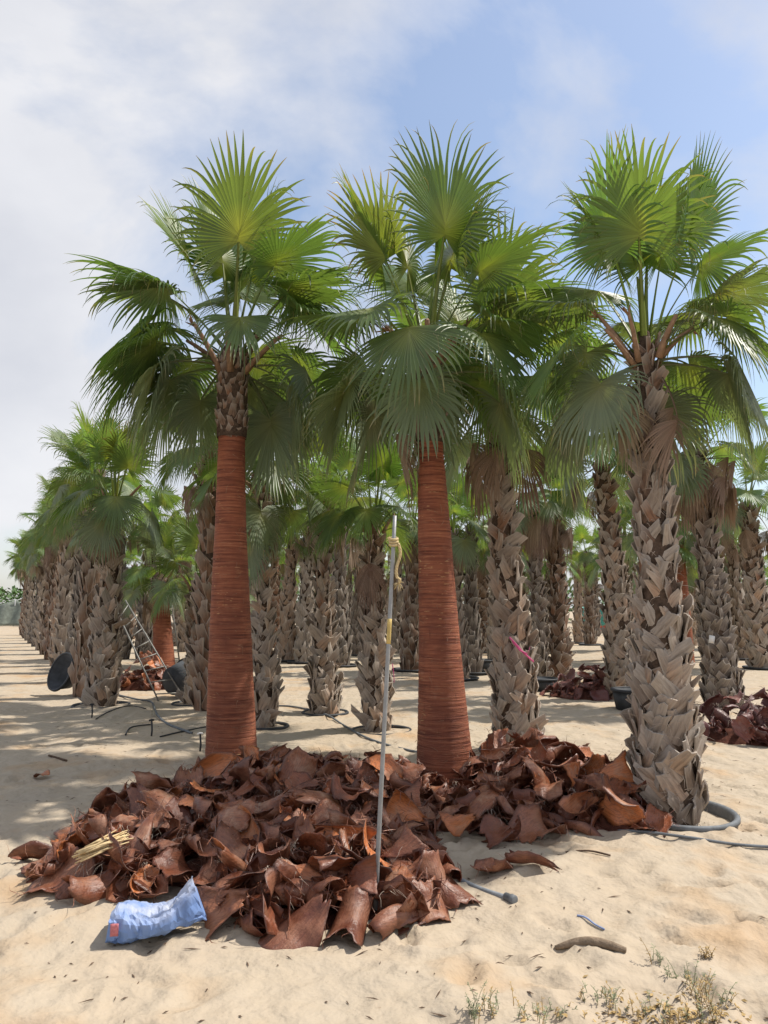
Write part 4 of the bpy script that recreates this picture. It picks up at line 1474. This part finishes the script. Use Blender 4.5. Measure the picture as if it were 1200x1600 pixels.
tube_obj('blue_strip', [on_ground(902, 1432, .006), on_ground(915, 1436, .012), on_ground(930, 1442, .008), on_ground(944, 1449, .006)], 0.005, M['bluestrip'], 'short faded blue plastic strip on the sand', 'plastic strip')

# twigs and crumbs strewn over the sand: nobody could count them
rr = random.Random(55)
mb = MB()
for k in range(1500):
    y = rr.uniform(2.7, 11) ** 1.0
    x = rr.uniform(-.60, .60) * y
    if noise.noise(Vector((x * 0.9, y * 0.9, 5))) < rr.uniform(-.35, .5):
        continue
    L = rr.uniform(.008, .05) if rr.random() < .85 else rr.uniform(.05, .12)
    a = rr.uniform(0, 6.28)
    d = Vector((math.cos(a), math.sin(a), rr.uniform(-.1, .15))) * L
    c_ = Vector((x, y, gz(x, y) + .004))
    s_ = Vector((-math.sin(a), math.cos(a), 0)) * rr.uniform(.0015, .005)
    up_ = Vector((0, 0, .005))
    mb.add([c_ - d / 2, c_ + s_, c_ + d / 2, c_ - s_, c_ + up_], [(0, 1, 4), (1, 2, 4), (2, 3, 4), (3, 0, 4)])
o = mesh_obj('twig_debris', mb.mesh('twig_debris', M['twig']))
tag(o, 'dry twigs and bark crumbs strewn over the sand', 'debris', None, 'stuff')


# ------------------------------------------------------------------ weeds
def weed_mesh(rng, stems, h, spread, dry=0.2):
    g, d = MB(), MB()
    for s in range(stems):
        a = rng.uniform(0, 6.28)
        o_ = Vector((rng.gauss(0, spread * .35), rng.gauss(0, spread * .35), -.01))
        lean = Vector((math.cos(a), math.sin(a), 0)) * rng.uniform(.1, .6)
        H = h * rng.uniform(.45, 1.1)
        tgt = d if rng.random() < dry else g
        pts = [o_ + (Vector((0, 0, 1)) + lean * t) * (H * t) for t in (0, .35, .7, 1)]
        tgt.tube(pts, [.0018, .0015, .0012, .0008], 4)
        for l in range(int(10 * H / .08) + 4):
            t = rng.uniform(.15, 1)
            b_ = o_ + (Vector((0, 0, 1)) + lean * t) * (H * t)
            aa = rng.uniform(0, 6.28)
            dv = Vector((math.cos(aa), math.sin(aa), rng.uniform(-.1, .7))).normalized() * rng.uniform(.008, .02)
            sv = Vector((-math.sin(aa), math.cos(aa), 0)) * rng.uniform(.002, .004)
            tgt.add([b_, b_ + dv * .5 + sv, b_ + dv, b_ + dv * .5 - sv], [(0, 1, 2, 3)])
    return g, d


rr = random.Random(66)
WEEDS = [(745, 1592, 8, .11, .06, .1, 'tall green weed sprig rising at the bottom picture edge'), (772, 1585, 10, .08, .08, .3, 'low weed tuft next to the tall sprig at the bottom edge'),
         (830, 1590, 12, .07, .10, .4, 'spreading dry weed patch at the bottom edge below the driftwood'), (880, 1578, 10, .05, .10, .3, 'sparse low weed left of centre among the bottom dry patches'),
         (925, 1556, 10, .05, .09, .25, 'green creeping weed below the bent stick'), (965, 1560, 12, .06, .09, .4, 'creeping weed continuing the strip below the bent stick'),
         (1005, 1572, 12, .08, .08, .4, 'upright weed cluster in the lower weed strip'), (1030, 1500, 6, .09, .04, .1, 'thin green weed right of the bent stick'),
         (1068, 1518, 14, .09, .08, .1, 'bushy green weed climbing the sand slope'), (1090, 1545, 12, .11, .06, .5, 'half-dry weed below the bushy green one'),
         (1100, 1585, 16, .10, .10, .8, 'dry straw-coloured weed clump in the bottom corner'), (1060, 1588, 14, .07, .10, .8, 'low dry weed clump near the bottom corner'),
         (1104, 1494, 9, .06, .03, 1.0, 'tuft of bare brown stalks standing alone on the sand'), (1130, 1560, 6, .11, .05, .3, 'thin weed at the far end of the weed strip'),
         (572, 1138, 12, .16, .06, .0, 'small fresh green plant at the foot of the ringed palm'), (240, 1118, 3, .22, .03, .0, 'thin grass blade by the hose near the row')]
for px, py, n_, h_, sp_, dry_, lab_ in WEEDS:
    g, d = weed_mesh(rr, int(n_ * 1.15), h_ * 1.1, sp_ * 1.15, dry_)
    root = empty('weed', on_ground(px, py), lab_, 'weed', 'weeds')
    if g.v:
        mesh_obj('green_shoots', g.mesh('green_shoots', M['weed']), root)['kind'] = 'stuff'
    if d.v:
        mesh_obj('dry_shoots', d.mesh('dry_shoots', M['weed_dry']), root)['kind'] = 'stuff'
mb = MB()
for k in range(260):
    x0_, y0_ = rr.gauss(0, 1), rr.gauss(0, 1)
    q_ = on_ground(1050 + x0_ * 70, 1580 + y0_ * 16, .004)
    a = rr.uniform(0, 6.28)
    d = Vector((math.cos(a), math.sin(a), rr.uniform(-.2, .4))) * rr.uniform(.008, .022)
    s_ = Vector((-math.sin(a), math.cos(a), rr.uniform(-.4, .4))) * rr.uniform(.004, .008)
    mb.add([q_ - d, q_ + s_, q_ + d, q_ - s_ + Vector((0, 0, .004))], [(0, 1, 2, 3)])
o = mesh_obj('dry_leaves', mb.mesh('dry_leaves', M['weed_dry'], False))
tag(o, 'small dry leaves littered among the weeds', 'leaf litter', None, 'stuff')

# ------------------------------------------------------------------ the far edge of the nursery
p = ground_at(1150, 990)
mb = MB()
W, Hh, T = 9.0, 2.6, 0.2
mb.add([(x, y, z) for x in (-W / 2, W / 2) for y in (-T / 2, T / 2) for z in (-.2, Hh)], [(0, 1, 3, 2), (4, 6, 7, 5), (0, 4, 5, 1), (2, 3, 7, 6), (1, 5, 7, 3), (0, 2, 6, 4)])
mb.add([(x, y, z) for x in (-W / 2 - .05, W / 2 + .05) for y in (-T / 2 - .05, T / 2 + .05) for z in (Hh + .003, Hh + .1)], [(0, 1, 3, 2), (4, 6, 7, 5), (0, 4, 5, 1), (2, 3, 7, 6), (1, 5, 7, 3), (0, 2, 6, 4)])
o = mesh_obj('boundary_wall', mb.mesh('boundary_wall', M['wall'], False), None, (p.x + 2, p.y, 0), (0, 0, R(-12)))
tag(o, 'pale rendered boundary wall behind the leaning palm', 'wall')

# shade net hung on posts at the far end of the track
p = at(-8, 985, 58)
root = empty('shade_net', (p.x, p.y, gz(p.x, p.y)), 'grey-green shade netting sagging between posts at the track end', 'netting')
mb = MB()
mb.sheet(lambda u, v: (-5 + 9 * u, 0.8 * v + 0.15 * math.sin(u * 40), 0.05 + 1.9 * v - 0.35 * abs(math.sin(u * 9.4)) * v), 48, 8, 0.01)
mesh_obj('net', mb.mesh('net', M['net']), root)
for k in range(4):
    mb = MB()
    mb.tube([(-5 + 3 * k, .8, -.2), (-5 + 3 * k, .8, 2.0)], .04, 8)
    mesh_obj('post', mb.mesh('post', M['galv']), root)

root = empty('red_crate', on_ground(946, 988), 'small red crate far off beside the distant palms', 'crate')
for k, (dx, dy, sx, sy, sz) in enumerate(((0, -.3, .9, .04, .4), (0, .3, .9, .04, .4), (-.44, 0, .04, .56, .4), (.44, 0, .04, .56, .4), (0, 0, .84, .56, .04))):
    mb = MB()
    mb.add([(dx + a * sx / 2, dy + b_ * sy / 2, c_ * sz) for a in (-1, 1) for b_ in (-1, 1) for c_ in (0, 1)], [(0, 1, 3, 2), (4, 6, 7, 5), (0, 4, 5, 1), (2, 3, 7, 6), (1, 5, 7, 3), (0, 2, 6, 4)])
    mesh_obj('crate_side', mb.mesh('crate_side', M['redcrate'], False), root)
mb = MB()
mb.sheet(lambda u, v: (-.8 + 1.6 * u, .1 * math.sin(u * 12) * v, 1.5 * v), 16, 3, 0.01)
q_ = on_ground(928, 985)
o = mesh_obj('teal_sheet', mb.mesh('teal_sheet', M['teal']), None, q_)
tag(o, 'teal plastic sheet hanging far off behind distant palms', 'plastic sheet')

# belt of shrubs beyond the grove, one mass at this distance
rr = random.Random(99)
mb = MB()
for k in range(16000):
    x = rr.uniform(-75, 75)
    y = 72 + rr.gauss(0, 2.2)
    top_ = 3.0 + 1.6 * noise.noise(Vector((x * .12, 0, 3))) + 0.8 * noise.noise(Vector((x * .6, 1, 3)))
    z = top_ * math.sqrt(rr.random())
    y += (1 - z / 5) * rr.uniform(-1.5, 1.5)
    a, e_ = rr.uniform(0, 6.28), rr.uniform(-1, 1)
    d = Vector((math.cos(a), math.sin(a), e_)).normalized() * rr.uniform(.15, .42)
    s_ = Vector((-math.sin(a), math.cos(a), rr.uniform(-.8, .8))).normalized() * rr.uniform(.08, .2)
    c_ = Vector((x, y, z))
    mb.add([c_ - d, c_ + s_, c_ + d, c_ - s_], [(0, 1, 2, 3)])
o = mesh_obj('shrub_belt', mb.mesh('shrub_belt', M['foliage'], False))
tag(o, 'distant belt of green shrubs closing off the nursery', 'shrubs', None, 'stuff')
